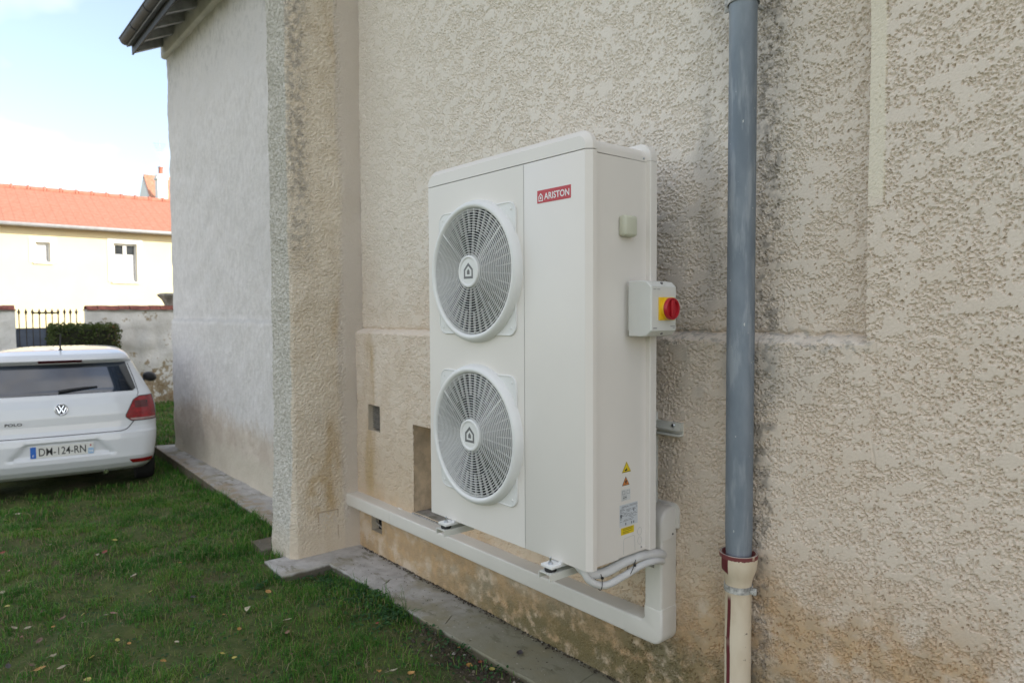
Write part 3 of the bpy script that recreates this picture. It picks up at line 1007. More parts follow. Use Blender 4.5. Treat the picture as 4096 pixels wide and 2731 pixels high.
# brand label on the service panel
lb = box('brand_label', M['red'], hp, 0.752, 0.928, -0.0009, 0.0, 2.122, 2.169)
lb['label'] = 'red brand label with white lettering'
place('lettering', text_mesh('lettering', 'ARISTON', 0.0235, M['print_white'], (0.791, -0.0014, 2.1330), (1, 0, 0), (0, 0, 1), 'LEFT', 0.018, 0.131), lb)
place('emblem', house_icon(0.024, 0.030, 0.0035, (0.7715, -0.0014, 2.1285), (1, 0, 0), (0, 0, 1), M['print_white'], 'emblem'), lb)

# side panel: sensor, isolator switch, stickers
xsd = W - SX
MB().box(xsd - 0.002, xsd + 0.034, 0.176, 0.248, 1.992, 2.069, 0.012, 4).build('temperature_sensor', M['sensor'], hp, smooth=40)
X0, X1 = W + 0.0015, 1.120
sw = MB()
prof = [(1.628, X0), (1.830, X0), (1.830, X0 + 0.060), (1.826, X1 - 0.020), (1.808, X1), (1.650, X1), (1.632, X1 - 0.020), (1.628, X0 + 0.060)]
y0, y1 = 0.208, 0.354
sw.loops([[(x, y, z) for z, x in prof] for y in (y0 + 0.004, y1 - 0.004)], True, False, False)
ins = lambda d: [(X0 + (x - X0) * (1 - d * 4), 1.729 + (z - 1.729) * (1 - d * 4)) for z, x in prof]
for ya, yb in ((y0 + 0.004, y0), (y1 - 0.004, y1)):
    sw.loops([[(x, ya, z) for z, x in prof], [(X0 + (x - X0) * 0.965, yb, 1.729 + (z - 1.729) * 0.97) for z, x in prof]], True, False, True)
sw = sw.build('isolator_switch', M['switch'], hp, smooth=25)
sw['label'] = 'grey isolator switch box with yellow plate and red rotary knob'
MB().box(xsd, X0 + 0.002, 0.23, 0.32, 1.65, 1.81).build('mounting_plate', M['switch'], sw)
pl = MB().box(X1 - 0.001, X1 + 0.007, 0.248, 0.337, 1.687, 1.770, 0.002)
pl.lathe([(0.041, 0.004), (0.041, 0.016), (0.0395, 0.0175), (0.0001, 0.0175)], (X1, 0.2925, 1.7285), 'x', 40)
pl.build('yellow_plate', M['knob_yellow'], sw)
kn = MB().lathe([(0.0375, 0.0177), (0.0395, 0.019), (0.0395, 0.030), (0.0378, 0.0325), (0.033, 0.0315), (0.0305, 0.024), (0.0001, 0.024)], (X1, 0.2925, 1.7285), 'x', 40)
kn.box(X1 + 0.024, X1 + 0.034, 0.2925 - 0.010, 0.2925 + 0.010, 1.7285 - 0.031, 1.7285 + 0.031, 0.003)
kn.build('red_knob', M['knob'], sw, smooth=40)
for zz, dz in ((1.820, 0.0), (1.640, 0.0)):
    MB().lathe([(0.005, -0.003), (0.005, 0.002), (0.0001, 0.0025)], (X1 - 0.011, 0.281, zz), 'x', 12).build('screw', M['emblem'], sw)
UY, VZ = (0, 1, 0), (0, 0, 1)
pg = MB()
for (ya, yb, za, zb) in ((0.219, 0.236, 1.797, 1.7995), (0.241, 0.258, 1.797, 1.7995), (0.218, 0.240, 1.657, 1.6615), (0.268 + 0.05, 0.345, 1.6630, 1.6665), (0.332, 0.345, 1.6575, 1.6605)):
    pg.add([(X1 + 0.0006, ya, za), (X1 + 0.0006, yb, za), (X1 + 0.0006, yb, zb), (X1 + 0.0006, ya, zb)], [(0, 1, 2, 3)])
pg.build('print', M['sensor'] if False else pm('faint_print', (0.33, 0.33, 0.33), 0.6), sw, smooth=0)


def sflat(name, pts, mat, parent, off=0.0007):
    return MB().add([(xsd + off, y, z) for y, z in pts], [tuple(range(len(pts)))]).build(name, mat, parent, smooth=0)


def rect(y0, y1, z0, z1):
    return [(y0, z0), (y1, z0), (y1, z1), (y0, z1)]


for (c, w, h, zb, mt, nm) in ((0.2235, 0.052, 0.041, 1.1205, M['yellow'], 'warning_sticker'), (0.2195, 0.042, 0.034, 1.072, M['orange'], 'flame_sticker')):
    st = sflat(nm, [(c - w / 2, zb), (c + w / 2, zb), (c, zb + h)], M['black'], hp)
    inner = [(c - w / 2 + 0.004, zb + 0.0022), (c + w / 2 - 0.004, zb + 0.0022), (c, zb + h - 0.0042)]
    if nm[0] == 'w':
        st.data.materials[0] = M['yellow']
        k2 = [(c - w / 2 + 0.002, zb + 0.001), (c + w / 2 - 0.002, zb + 0.001), (c, zb + h - 0.002)]
        sflat('border', k2, M['black'], st, 0.0009)
        inner = [(c - w / 2 + 0.0045, zb + 0.0032), (c + w / 2 - 0.0045, zb + 0.0032), (c, zb + h - 0.0046)]
    sflat('field', inner, mt, st, 0.0011)
    if nm[0] == 'w':
        sflat('symbol', [(c - 0.010, zb + 0.006), (c - 0.002, zb + 0.006), (c + 0.004, zb + 0.010), (c - 0.001, zb + 0.017), (c - 0.004, zb + 0.012), (c - 0.012, zb + 0.011)], M['black'], st, 0.0014)
    else:
        sflat('symbol', [(c - 0.003, zb + 0.009), (c + 0.003, zb + 0.009), (c + 0.006, zb + 0.014), (c + 0.001, zb + 0.023), (c - 0.0055, zb + 0.014)], M['black'], st, 0.0014)
        sflat('symbol', rect(c - 0.009, c + 0.009, zb + 0.0055, zb + 0.0075), M['black'], st, 0.0014)
st = sflat('manual_sticker', rect(0.195, 0.246, 1.015, 1.058), pm('pale_sticker', (0.60, 0.61, 0.60), 0.4), hp)
for (a, b, c, d) in ((0.200, 0.215, 1.039, 1.053), (0.225, 0.241, 1.039, 1.053), (0.204, 0.225, 1.020, 1.033)):
    t_ = 0.0012
    for r_ in (rect(a, b, c, c + t_), rect(a, b, d - t_, d), rect(a, a + t_, c, d), rect(b - t_, b, c, d)):
        sflat('symbol', r_, M['print_grey'], st, 0.0011)
sflat('symbol', rect(0.206, 0.223, 1.025, 1.028), M['black'], st, 0.0011)
st = sflat('rating_sticker', rect(0.185, 0.288, 0.918, 1.001), M['sticker'], hp)
place('lettering', text_mesh('lettering', 'ARISTON', 0.0065, M['print_grey'], (xsd + 0.0011, 0.196, 0.9885), UY, VZ, 'LEFT', 0.015), st)
tx = MB()
rng = random.Random(5)
zz = 0.9835
while zz > 0.935:
    ya = 0.187
    while ya < 0.282:
        wd = rng.uniform(0.008, 0.030)
        if rng.random() < 0.8:
            tx.add([(xsd + 0.0011, ya, zz), (xsd + 0.0011, min(0.286, ya + wd), zz), (xsd + 0.0011, min(0.286, ya + wd), zz + 0.0016), (xsd + 0.0011, ya, zz + 0.0016)], [(0, 1, 2, 3)])
        ya += wd + 0.006
    zz -= 0.0042
for r_ in (rect(0.188, 0.198, 0.953, 0.966), rect(0.262, 0.268, 0.968, 0.978), rect(0.216, 0.222, 0.922, 0.931), rect(0.250, 0.256, 0.922, 0.931), rect(0.262, 0.268, 0.922, 0.931), rect(0.240, 0.286, 0.9905, 0.992), rect(0.240, 0.286, 0.9945, 0.996)):
    tx.add([(xsd + 0.0011, y, z) for y, z in r_], [(0, 1, 2, 3)])
tx.build('print', M['print_grey'], st, smooth=0)
st = sflat('caution_sticker', rect(0.193, 0.267, 0.887, 0.9135), M['yellow'], hp)
tx = MB()
for zz in (0.892, 0.897, 0.904, 0.909):
    tx.add([(xsd + 0.0011, y, z) for y, z in rect(0.203, 0.258 if zz != 0.892 else 0.24, zz, zz + 0.0014)], [(0, 1, 2, 3)])
tx.build('print', M['black'], st, smooth=0)
lnm = pm('knockout_line', (0.46, 0.46, 0.45), 0.6)
kl = [(0.208, 0.812), (0.208, 0.862)] + [(0.216 - 0.008 * math.cos(a), 0.862 + 0.010 * math.sin(a)) for a in np.linspace(0.2, PI / 2, 5)] + [(0.262 + 0.010 * math.sin(a), 0.865 + 0.009 * math.cos(a)) for a in np.linspace(0.1, PI / 2, 5)] + [(0.274, 0.812)]
MB().tube([(xsd + 0.0002, y, z) for y, z in kl], 0.0007, 5).build('knockout', lnm, hp)
for zc in (0.882, 0.846):
    MB().tube([(xsd + 0.0002, 0.301 + 0.012 * math.cos(a), zc + 0.0145 * math.sin(a)) for a in np.linspace(0, 2 * PI, 25)], 0.0007, 5).build('knockout', lnm, hp)
MB().lathe([(0.0035, 0), (0.0035, 0.002), (0.0001, 0.003)], (xsd, 0.311, 0.819), 'x', 10).build('screw', M['steel'], hp)
# feet of the unit: front and rear rails with a slotted tab over each arm
for xa in (0.178, 0.849):
    ft = MB().box(xa - 0.030, xa + 0.030, -0.052, DP + 0.02, 0.7835, 0.7955, 0.003)
    ft.box(xa + 0.02, xa + 0.034, -0.010, DP - 0.02, 0.7950, ZB + 0.004)
    ft.build('foot', M['white_grille'], hp)

# ------------------------------------------------------------------ wall bracket under the unit
br = empty('wall_bracket', (0.5, 0.56, 0.76), 'pale steel wall bracket with two arms carrying the heat pump', 'bracket')
for xa in (0.178, 0.849):
    ch = [(xa - 0.030, 0.744), (xa - 0.030, 0.769), (xa + 0.030, 0.769), (xa + 0.030, 0.742), (xa + 0.0275, 0.742), (xa + 0.0275, 0.7665), (xa - 0.0275, 0.7665), (xa - 0.0275, 0.744)]
    MB().loops([[(x, -0.062, z) for x, z in ch], [(x, 0.575, z - 0.0) for x, z in ch]], True, True, True).build('arm', M['bracket'], br, smooth=0)
    MB().box(xa - 0.022, xa + 0.022, 0.553, 0.575, 0.742, 1.30, 0.002).build('upright', M['bracket'], br)
    for yy in (-0.030, 0.36):
        MB().lathe([(0.021, 0.7690), (0.0225, 0.772), (0.0225, 0.780), (0.021, 0.7834)], (xa, yy, 0), 'z', 20).build('rubber_pad', M['rubber'], br)
        bo = MB().lathe([(0.004, 0.7690), (0.004, 0.8180), (0.003, 0.820), (0.0001, 0.820)], (xa, yy if yy > 0 else yy, 0), 'z', 10)
        bo.lathe([(0.0105, 0.7956), (0.0105, 0.7972), (0.0001, 0.7972)], (xa, yy, 0), 'z', 16)
        bo.lathe([(0.0075, 0.7972), (0.0075, 0.8030), (0.0001, 0.8030)], (xa, yy, 0), 'z', 6)
        bo.build('bolt', M['steel'], br, smooth=20)
rl = [(0.572, 1.268), (0.552, 1.268), (0.552, 1.243), (0.536, 1.243), (0.536, 1.237), (0.566, 1.237), (0.566, 1.223), (0.536, 1.223), (0.536, 1.215), (0.572, 1.215)]
rail = MB().prism(rl, 'x', -0.02, 1.000).build('wall_rail', M['bracket'], br, smooth=0)
for xa in (0.02, 0.963):
    MB().lathe([(0.0085, 0.0), (0.0085, -0.005), (0.006, -0.008), (0.0001, -0.009)], (xa, 0.552, 1.256), 'y', 12).build('bolt', M['steel'], rail)

# ------------------------------------------------------------------ trunking, hood, insulated pipes
tk = empty('pipe_trunking', (-0.4, 0.52, 0.40), 'cream plastic trunking running low along the wall and up behind the heat pump', 'trunking')
TF, TB_, TZ0, TZ1 = 0.477, 0.572, 0.359, 0.443


def trunk_h(x0, x1, g=0.0):
    y0, z0, z1, r = TF - g, TZ0 - g, TZ1 + g, 0.009
    pr = [(TB_, z0), (y0 + r, z0)] + [(y0 + r - r * math.sin(a), z0 + r - r * math.cos(a)) for a in np.linspace(0.3, PI / 2, 4)] + [(y0 + r - r * math.cos(a), z1 - r + r * math.sin(a)) for a in np.linspace(0, PI / 2, 5)] + [(TB_, z1)]
    return MB().prism(pr, 'x', x0, x1)


trunk_h(-1.792, -1.20).build('lid', M['trunk'], tk, smooth=30)
trunk_h(-1.197, 0.78).build('lid', M['trunk'], tk, smooth=30)
MB().box(-1.222, -1.178, 0.556, TB_ + 0.002, TZ0 - 0.002, TZ1 + 0.006).build('joint_clip', M['trunk'], tk)
# elbow cover
ex0, ex1 = 0.876, 0.963


def elbow_profile(g):
    x0, x1, z0, z1 = 0.765, ex1 + g, TZ0 - g, 0.512
    zi, xi = TZ1 + g, ex0 - g
    R, r = 0.050, 0.016
    p = [(x0, z0)]
    p += [(x1 - R + R * math.sin(a), z0 + R - R * math.cos(a)) for a in np.linspace(0, PI / 2, 9)]
    p += [(x1, z1), (xi, z1)]
    p += [(xi - r + r * math.cos(a), zi + r - r * math.sin(a)) for a in np.linspace(0, PI / 2, 6)]
    p += [(x0, zi)]
    return p


def inset2d(p, d):
    c = []
    n = len(p)
    for i in range(n):
        a, b, q = Vector(p[i - 1]), Vector(p[i]), Vector(p[(i + 1) % n])
        e1, e2 = (b - a).normalized(), (q - b).normalized()
        n1, n2 = Vector((-e1.y, e1.x)), Vector((-e2.y, e2.x))
        m = (n1 + n2)
        m = m / max(0.5, m.length_squared / 2) if m.length > 1e-6 else n1
        c.append((b.x + m.x * d, b.y + m.y * d))
    return c


ep = elbow_profile(0.0025)
e1, e2 = inset2d(ep, 0.0035), inset2d(ep, 0.011)
MB().loops([[(x, TB_, z) for x, z in ep], [(x, TF + 0.008, z) for x, z in ep], [(x, TF + 0.0005, z) for x, z in e1], [(x, TF - 0.0025, z) for x, z in e2]], True, True, True).build('elbow', M['trunk'], tk, smooth=50)


def trunk_v(z0, z1, x0, x1):
    r = 0.010
    pr = [(x0, TB_), (x0, TF + r)] + [(x0 + r - r * math.cos(a), TF + r - r * math.sin(a)) for a in np.linspace(0.3, PI / 2, 4)] + [(x1 - r + r * math.sin(a), TF + r - r * math.cos(a)) for a in np.linspace(0, PI / 2, 5)] + [(x1, TB_)]
    return MB().prism(pr, 'z', z0, z1)


trunk_v(0.505, 0.676, ex0, ex1).build('riser', M['trunk'], tk, smooth=30)
trunk_v(0.676, 0.748, 0.920, ex1).build('riser', M['trunk'], tk, smooth=30)
trunk_v(0.748, 0.81, ex0, ex1).build('riser', M['trunk'], tk, smooth=30)
box('cavity', M['rubber'], tk, ex0 + 0.004, 0.922, TF + 0.035, TB_, 0.67, 0.752)
# rounded wall hood
hs = []
for g_, xx in ((0.0, ex0 - 0.004), (0.0, ex1 + 0.003)):
    p = [(TB_, 0.795), (TF - 0.004, 0.795), (TF - 0.004, 0.850)] + [(TB_ - 0.028 - 0.072 * math.cos(a), 0.856 + 0.066 * math.sin(a)) for a in np.linspace(0.1, PI / 2, 10)] + [(TB_, 0.922)]
    hs.append(p)
hd = MB()
A_, B_ = hs
c0 = (0.54, 0.86)
shr = lambda p, k: [(c0[0] + (y - c0[0]) * k, 0.795 + (z - 0.795) * (1 - (1 - k) * 0.6)) for y, z in p]
hd.loops([[(ex0 - 0.004, y, z) for y, z in shr(A_, 0.93)], [(ex0 + 0.006, y, z) for y, z in A_], [(ex1 - 0.012, y, z) for y, z in A_], [(ex1 - 0.003, y, z) for y, z in shr(A_, 0.975)], [(ex1 + 0.003, y, z) for y, z in shr(A_, 0.88)]], True, True, True)
hdo = hd.build('hood', M['trunk'], tk, smooth=50)
fl = []
for yy, ii in ((0.5735, 0.0), (0.564, 0.0), (0.562, 0.003)):
    x0, x1, z0, z1, r = ex0 - 0.02 + ii, 0.984 - ii, 0.832 + ii, 0.934 - ii, 0.026
    fl.append([(x0, yy, z0), (x1 - 0.006, yy, z0), (x1, yy, z0 + 0.006)] + [(x1 - r + r * math.cos(a), yy, z1 - r + r * math.sin(a)) for a in np.linspace(0, PI / 2, 7)] + [(x0, yy, z1)])
MB().loops(fl, True, True, True).build('wall_flange', M['trunk'], hdo, smooth=40)
MB().lathe([(0.0045, 0), (0.0045, 0.002), (0.0001, 0.0025)], (ex1 + 0.003, 0.545, 0.812), 'x', 10).build('screw', M['emblem'], hdo)

ins = empty('insulated_pipes', (0.94, 0.3, 0.76), 'pair of white insulated pipes curving from under the heat pump into the trunking', 'pipes')


def spline(pts, n=10):
    P = [Vector(p) for p in pts]
    P = [P[0] * 2 - P[1]] + P + [P[-1] * 2 - P[-2]]
    out = []
    for i in range(1, len(P) - 2):
        for k in range(n):
            t = k / n
            a, b, c, d = P[i - 1:i + 3]
            out.append(0.5 * ((2 * b) + (c - a) * t + (2 * a - 5 * b + 4 * c - d) * t * t + (3 * b - a - 3 * c + d) * t * t * t))
    out.append(P[-2])
    return out


foam = pm('white_foam', (0.66, 0.66, 0.655), 0.6, var=0.05, scale=20, bump=0.25, bscale=60, bdist=0.003)
pA = spline([(0.930, 0.02, 0.815), (0.945, 0.06, 0.768), (0.955, 0.14, 0.750), (0.965, 0.25, 0.768), (0.975, 0.36, 0.773), (0.972, 0.44, 0.757), (0.945, 0.505, 0.730), (0.90, 0.53, 0.715)])
pB = spline([(0.950, 0.03, 0.800), (0.965, 0.055, 0.745), (0.975, 0.125, 0.712), (0.98, 0.22, 0.722), (0.985, 0.33, 0.742), (0.982, 0.42, 0.735), (0.952, 0.495, 0.706), (0.905, 0.525, 0.690)])
MB().tube(pA, 0.0185, 14).build('thick_pipe', foam, ins)
MB().tube(pB, 0.0135, 14).build('thin_pipe', foam, ins)
for (ia, ib) in ((17, 17), (34, 33)):
    a, b = pA[ia], pB[ib]
    c = (a + b) / 2
    u = (a - b).normalized()
    t = (pA[ia + 1] - pA[ia - 1]).normalized()
    v = t.cross(u).normalized()
    lp = []
    for k in range(25):
        q = 2 * PI * k / 24
        lp.append(c + u * ((0.5 * (a - b).length + 0.0172) * math.cos(q)) + v * (0.0182 * math.sin(q)))
    zt_ = MB().tube(lp, 0.0016, 6)
    kx = c + v * (0.0195 if v.x > 0 else -0.0195)
    zt_.box(kx.x - 0.003, kx.x + 0.006, kx.y - 0.004, kx.y + 0.004, kx.z - 0.004, kx.z + 0.004, 0.001)
    zt_.build('cable_tie', M['rubber'], ins)

# ------------------------------------------------------------------ drainpipe
def mat_zinc():
    n = NT('weathered_zinc', 0.55, 0.35, 0.4)
    n1 = n.noise(5, 5, 0.65, n.vec(1, 1, 0.35))
    n2 = n.noise(26, 4, 0.6, n.vec(1, 1, 0.16))
    c = n.mix(n.ss(n1, 0.3, 0.7), (0.165, 0.200, 0.242), (0.262, 0.300, 0.342))
    c = n.mix(n.mul(n.ss(n2, 0.50, 0.68), 0.55), c, (0.37, 0.405, 0.44))
    c = n.mix(n.mul(n.ss(n.noise(75, 2, 0.5, n.vec(1, 1, 0.5)), 0.735, 0.77), 0.8), c, (0.66, 0.66, 0.64))
    n.bump(n2, 0.15, 0.003)
    return n.col(c)


def mat_castiron():
    n = NT('flaking_cream_paint', 0.55, 0, 0.45)
    x, y, z = n.pos()
    n1, n2 = n.noise(9, 4, 0.6, n.vec(1, 1, 0.5)), n.noise(40, 4, 0.6)
    c = n.mix(n.ss(n1, 0.3, 0.7), (0.60, 0.50, 0.36), (0.70, 0.61, 0.47))
    u = n.add(n.mul(n.add(x, -1.2925), 0.853), n.mul(n.add(y, -0.503), 0.522))
    uw = n.add(u, n.mul(n.add(n1, -0.5), 0.012))
    c = n.mix(n.mul(n.band(uw, -0.0385, -0.0265, 0.0008), n.ss(n.noise(3.1, 2, 0.5, n.vec(0.1, 0.1, 1)), 0.34, 0.40), n.ss(z, 0.69, 0.66)), c, (0.135, 0.022, 0.028))
    c = n.mix(n.mul(n.band(uw, -0.060, -0.036, 0.001), n.ss(n.add(z, n.mul(u, 0.6)), 0.735, 0.745)), c, (0.135, 0.022, 0.028))
    zm = n.add(z, n.mul(n.add(n2, -0.5), 0.020))
    c = n.mix(n.mul(n.ss(zm, 0.8175, 0.819), n.ss(n1, 0.40, 0.46), n.ss(z, 0.8335, 0.8325)), c, (0.175, 0.045, 0.045))
    c = n.mix(n.ss(z, 0.8330, 0.8340), c, (0.36, 0.31, 0.29))
    c = n.mix(n.mul(n.ss(n2, 0.69, 0.73), 0.8), c, (0.10, 0.06, 0.045))
    n.bump(n.add(n1, n2), 0.25, 0.002)
    return n.col(c)


M['zinc'] = mat_zinc()
M['iron'] = mat_castiron()
M['clamp'] = pm('flaking_grey_clamp', (0.40, 0.395, 0.37), 0.7, var=0.45, scale=45, bump=0.4, bscale=90)
dp = empty('drainpipe', (1.262, 0.505, 0.058), 'blue grey zinc drainpipe dropping into a cream cast iron pipe with flaking paint', 'drainpipe')
PXc, PYc = 1.2925, 0.503
MB().lathe([(0.0455, 0.80), (0.0455, 0.83), (0.0485, 0.90), (0.0490, 1.6), (0.0485, 2.79), (0.0505, 2.795), (0.0505, 4.9)], (PXc, PYc, 0), 'z', 40).build('zinc_pipe', M['zinc'], dp)
MB().lathe([(0.047, 0.0), (0.047, 0.715), (0.0485, 0.730), (0.056, 0.755), (0.0635, 0.775), (0.066, 0.795), (0.068, 0.815), (0.0685, 0.832), (0.066, 0.8345), (0.060, 0.833), (0.050, 0.822)], (PXc, PYc, 0), 'z', 40).build('iron_pipe', M['iron'], dp)
for zc, rr_, hh in ((0.704, 0.0485, 0.012), (2.828, 0.0535, 0.020)):
    cl = MB().lathe([(rr_, -hh), (rr_ + 0.003, -hh), (rr_ + 0.003, hh), (rr_, hh)], (PXc, PYc, zc), 'z', 36, True)
    cl.box(PXc + rr_ - 0.004, PXc + rr_ + 0.024, PYc - 0.005, PYc - 0.001, zc - hh, zc + hh, 0.001)
    cl.box(PXc + rr_ - 0.004, PXc + rr_ + 0.024, PYc + 0.001, PYc + 0.005, zc - hh, zc + hh, 0.001)
    cl.box(PXc - 0.006, PXc + 0.006, PYc + rr_, 0.635, zc - 0.006, zc + 0.006)
    if zc > 2:
        cl.box(PXc - rr_ - 0.022, PXc - rr_ + 0.004, PYc - 0.003, PYc + 0.003, zc - hh * 1.4, zc + hh, 0.001)
    c_ = cl.build('clamp', M['clamp'], dp, smooth=30)
    MB().lathe([(0.0075, 0), (0.0075, -0.006), (0.0001, -0.006)], (PXc + rr_ + 0.012, PYc - 0.005, zc), 'y', 6).build('bolt', M['clamp'], c_, smooth=0)

# ------------------------------------------------------------------ parked car (local: x forward from the tail, y to its left, z up)
M['car'] = pm('white_car_paint', (0.66, 0.68, 0.70), 0.28, var=0.02, scale=2, coat=0.8)
M['car_gap'] = pm('panel_gap', (0.05, 0.05, 0.055), 0.7)
n_ = NT('dark_car_glass', 0.03, 0.0, 1.0)
n_.col(n_.mix(n_.ss(n_.noise(2.2, 2), 0.35, 0.65), (0.010, 0.012, 0.017), (0.030, 0.042, 0.062)))
n_.b.inputs['Coat Weight'].default_value = 1.0
M['car_glass'] = n_.m
M['car_black'] = pm('car_black_trim', (0.018, 0.018, 0.020), 0.5, var=0.1)
M['tyre'] = pm('tyre', (0.016, 0.016, 0.017), 0.85, var=0.2, bump=0.4, bscale=90)
M['alloy'] = pm('grey_alloy', (0.34, 0.345, 0.35), 0.35, 0.8, var=0.1)
M['chrome'] = pm('chrome', (0.75, 0.75, 0.76), 0.12, 1.0, var=0.05)
M['lamp_red'] = pm('lamp_red', (0.26, 0.006, 0.012), 0.12, var=0.25, scale=25, coat=1.0)
M['lamp_dark'] = pm('lamp_dark_red', (0.085, 0.006, 0.010), 0.15, var=0.2, coat=1.0)
M['lamp_clear'] = pm('lamp_clear', (0.34, 0.24, 0.23), 0.2, var=0.2, scale=30, coat=1.0)
M['plate'] = pm('plate_white', (0.70, 0.70, 0.66), 0.4, var=0.03)
M['plate_blue'] = pm('plate_blue', (0.02, 0.13, 0.50), 0.4, var=0.05)
M['plate_pale'] = pm('plate_pale_blue', (0.33, 0.52, 0.75), 0.4, var=0.2, scale=90)

TZ = [.20, .25, .30, .36, .42, .55, .60, .62, .66, .72, .80, .90, .98, 1.01, 1.03, 1.15, 1.28, 1.312, 1.322, 1.345, 1.37, 1.40, 1.43, 1.445, 1.455]
TXR = [.17, .07, .025, .0, .004, .010, .018, .045, .062, .068, .072, .088, .110, .135, .160, .235, .325, .350, .300, .272, .285, .335, .50, .75, 1.3]
TZW = [.20, .30, .50, .70, .85, .95, 1.0, 1.1, 1.3, 1.40, 1.43, 1.445, 1.455]
TW = [.74, .80, .832, .841, .836, .812, .79, .742, .645, .585, .535, .45, .25]
TZF = [.20, .30, .45, .60, .75, .85, .92, .98, 1.05, 1.2, 1.35, 1.40, 1.43, 1.445, 1.455]
TXF = [3.8, 3.93, 3.97, 3.95, 3.88, 3.70, 3.30, 2.95, 2.75, 2.42, 2.05, 1.90, 1.75, 1.62, 1.45]


def car_rear(s, z):
    """tail surface: s = signed arc length from the centre line (positive = car's left), z height -> (x, y)"""
    xr, w = np.interp(z, TZ, TXR), np.interp(z, TZW, TW)
    r = min(0.17, w * 0.35)
    sg, a = (1 if s >= 0 else -1), abs(s)
    cr = lambda y: 0.05 * (y / w) ** 2
    if a <= w - r:
        x, y = xr + cr(a), a
        # recess for the number plate
        hw = 0.42 - (z - 0.42) * 0.9
        m = sstep(z, 0.410, 0.428) * sstep(-z, -0.566, -0.548) * sstep(-a, -hw - 0.02, -hw + 0.02)
        x += 0.024 * float(m)
    else:
        t = (a - (w - r)) / r
        x0 = xr + cr(w - r)
        if t < PI / 2:
            x, y = x0 + r * (1 - math.cos(t)), w - r + r * math.sin(t)
        else:
            x, y = x0 + r + (t - PI / 2) * r, w
    return x, sg * y


CR = Vector((-5.25, -0.79, -0.088))
CYAW = math.radians(8.0)
_cx, _cy = Vector((-math.cos(CYAW), math.sin(CYAW), 0)), Vector((-math.sin(CYAW), -math.cos(CYAW), 0))


def cw(x, y, z):
    p = CR + _cx * x + _cy * y
    return (p.x, p.y, CR.z + z)


car = empty('parked_car', tuple(CR), 'white hatchback parked on the lawn beside the house, seen from behind', 'car')
cz = np.unique(np.concatenate([np.array(TZ), np.linspace(0.20, 1.455, 75)]))
rows = []
for z in cz:
    w = np.interp(z, TZW, TW)
    r = min(0.17, w * 0.35)
    xf = np.interp(z, TZF, TXF)
    half = []
    for a in np.linspace(0, w - r, 26):
        half.append(car_rear(a, z))
    for t in np.linspace(0, PI / 2, 9)[1:]:
        half.append(car_rear(w - r + t * r, z))
    xs0 = half[-1][0]
    rf = min(0.45, w * 0.55, max(0.05, (xf - xs0) * 0.5))
    for u in np.linspace(0, 1, 12)[1:]:
        xx = xs0 + (xf - 0.06 - rf - xs0) * u
        half.append((xx, w - 0.02 * (abs(u - 0.45) * 1.6) ** 3))
    yl = half[-1][1]
    for t in np.linspace(0, PI / 2, 9)[1:]:
        half.append((xf - 0.06 - rf + rf * math.sin(t), yl - rf * (1 - math.cos(t))))
    y_ = half[-1][1]
    for u in np.linspace(0, 1, 8)[1:]:
        half.append((xf - 0.06 * (1 - u) ** 2, y_ * (1 - u)))
    full = half + [(x, -y) for x, y in reversed(half[1:-1])]
    rows.append([cw(x, y, z) for x, y in full])
MB().loops(rows, True, True, True).build('body', M['car'], car, smooth=32)


def on_tail(s, z, off):
    e = 0.004
    a, b = Vector(cw(*car_rear(s - e, z), z)), Vector(cw(*car_rear(s + e, z), z))
    c, d = Vector(cw(*car_rear(s, z - e), z - e)), Vector(cw(*car_rear(s, z + e), z + e))
    n = (b - a).cross(d - c).normalized()
    p = Vector(cw(*car_rear(s, z), z))
    if n.dot(_cx) > 0.3 or (abs(n.dot(_cx)) <= 0.3 and n.dot(_cy) * s < 0):
        n = -n
    return tuple(p + n * off)


def tail_patch(sl, sr, z0, z1, off, n=14, m=10):
    """sheet laid on the tail; sl, sr = functions of z"""
    ls = []
    for j in range(m + 1):
        z = z0 + (z1 - z0) * j / m
        a, b = sl(z), sr(z)
        ls.append([on_tail(a + (b - a) * i / n, z, off) for i in range(n + 1)])
    return MB().loops(ls, False)


tail_patch(lambda z: -np.interp(z, [1.015, 1.03, 1.30], [.62, .655, .575]), lambda z: np.interp(z, [1.015, 1.03, 1.30], [.62, .655, .575]), 1.015, 1.303, 0.005, 30, 12).build('rear_window', M['car_glass'], car, smooth=60)
for sg in (1, -1):
    f_ = lambda z, sg=sg: sg * np.interp(z, [.715, .76, .93, .962], [.60, .545, .625, .68])
    g_ = lambda z, sg=sg: sg * np.interp(z, [.715, .962], [.865, .835])
    tl = tail_patch(f_, g_, .715, .962, 0.007, 14, 12).build('tail_light', M['lamp_red'], car, smooth=60)
    tail_patch(lambda z, sg=sg: sg * np.interp(z, [.722, .745], [.605, .585]), lambda z, sg=sg: sg * .855, .722, .742, 0.009, 10, 2).build('reversing_lens', M['lamp_clear'], tl)
    tail_patch(lambda z, sg=sg: sg * .635, lambda z, sg=sg: sg * .755, .845, .915, 0.009, 8, 4).build('lamp_cell', M['lamp_dark'], tl)
    ed = [on_tail(f_(z), z, 0.006) for z in np.linspace(.715, .962, 14)] + [on_tail(f_(.962) + (g_(.962) - f_(.962)) * u, .962, 0.006) for u in np.linspace(0.1, 1, 6)] + [on_tail(g_(z), z, 0.006) for z in np.linspace(.94, .715, 10)] + [on_tail(g_(.715) + (f_(.715) - g_(.715)) * u, .715, 0.006) for u in np.linspace(0.1, 1, 8)]
    MB().tube(ed, 0.004, 6).build('lamp_edge', M['car_gap'], tl)
    tail_patch(lambda z, sg=sg: sg * np.interp(z, [.285, .335], [.60, .565]), lambda z, sg=sg: sg * .815, .288, .330, 0.006, 10, 3).build('reflector', M['lamp_red'], car)
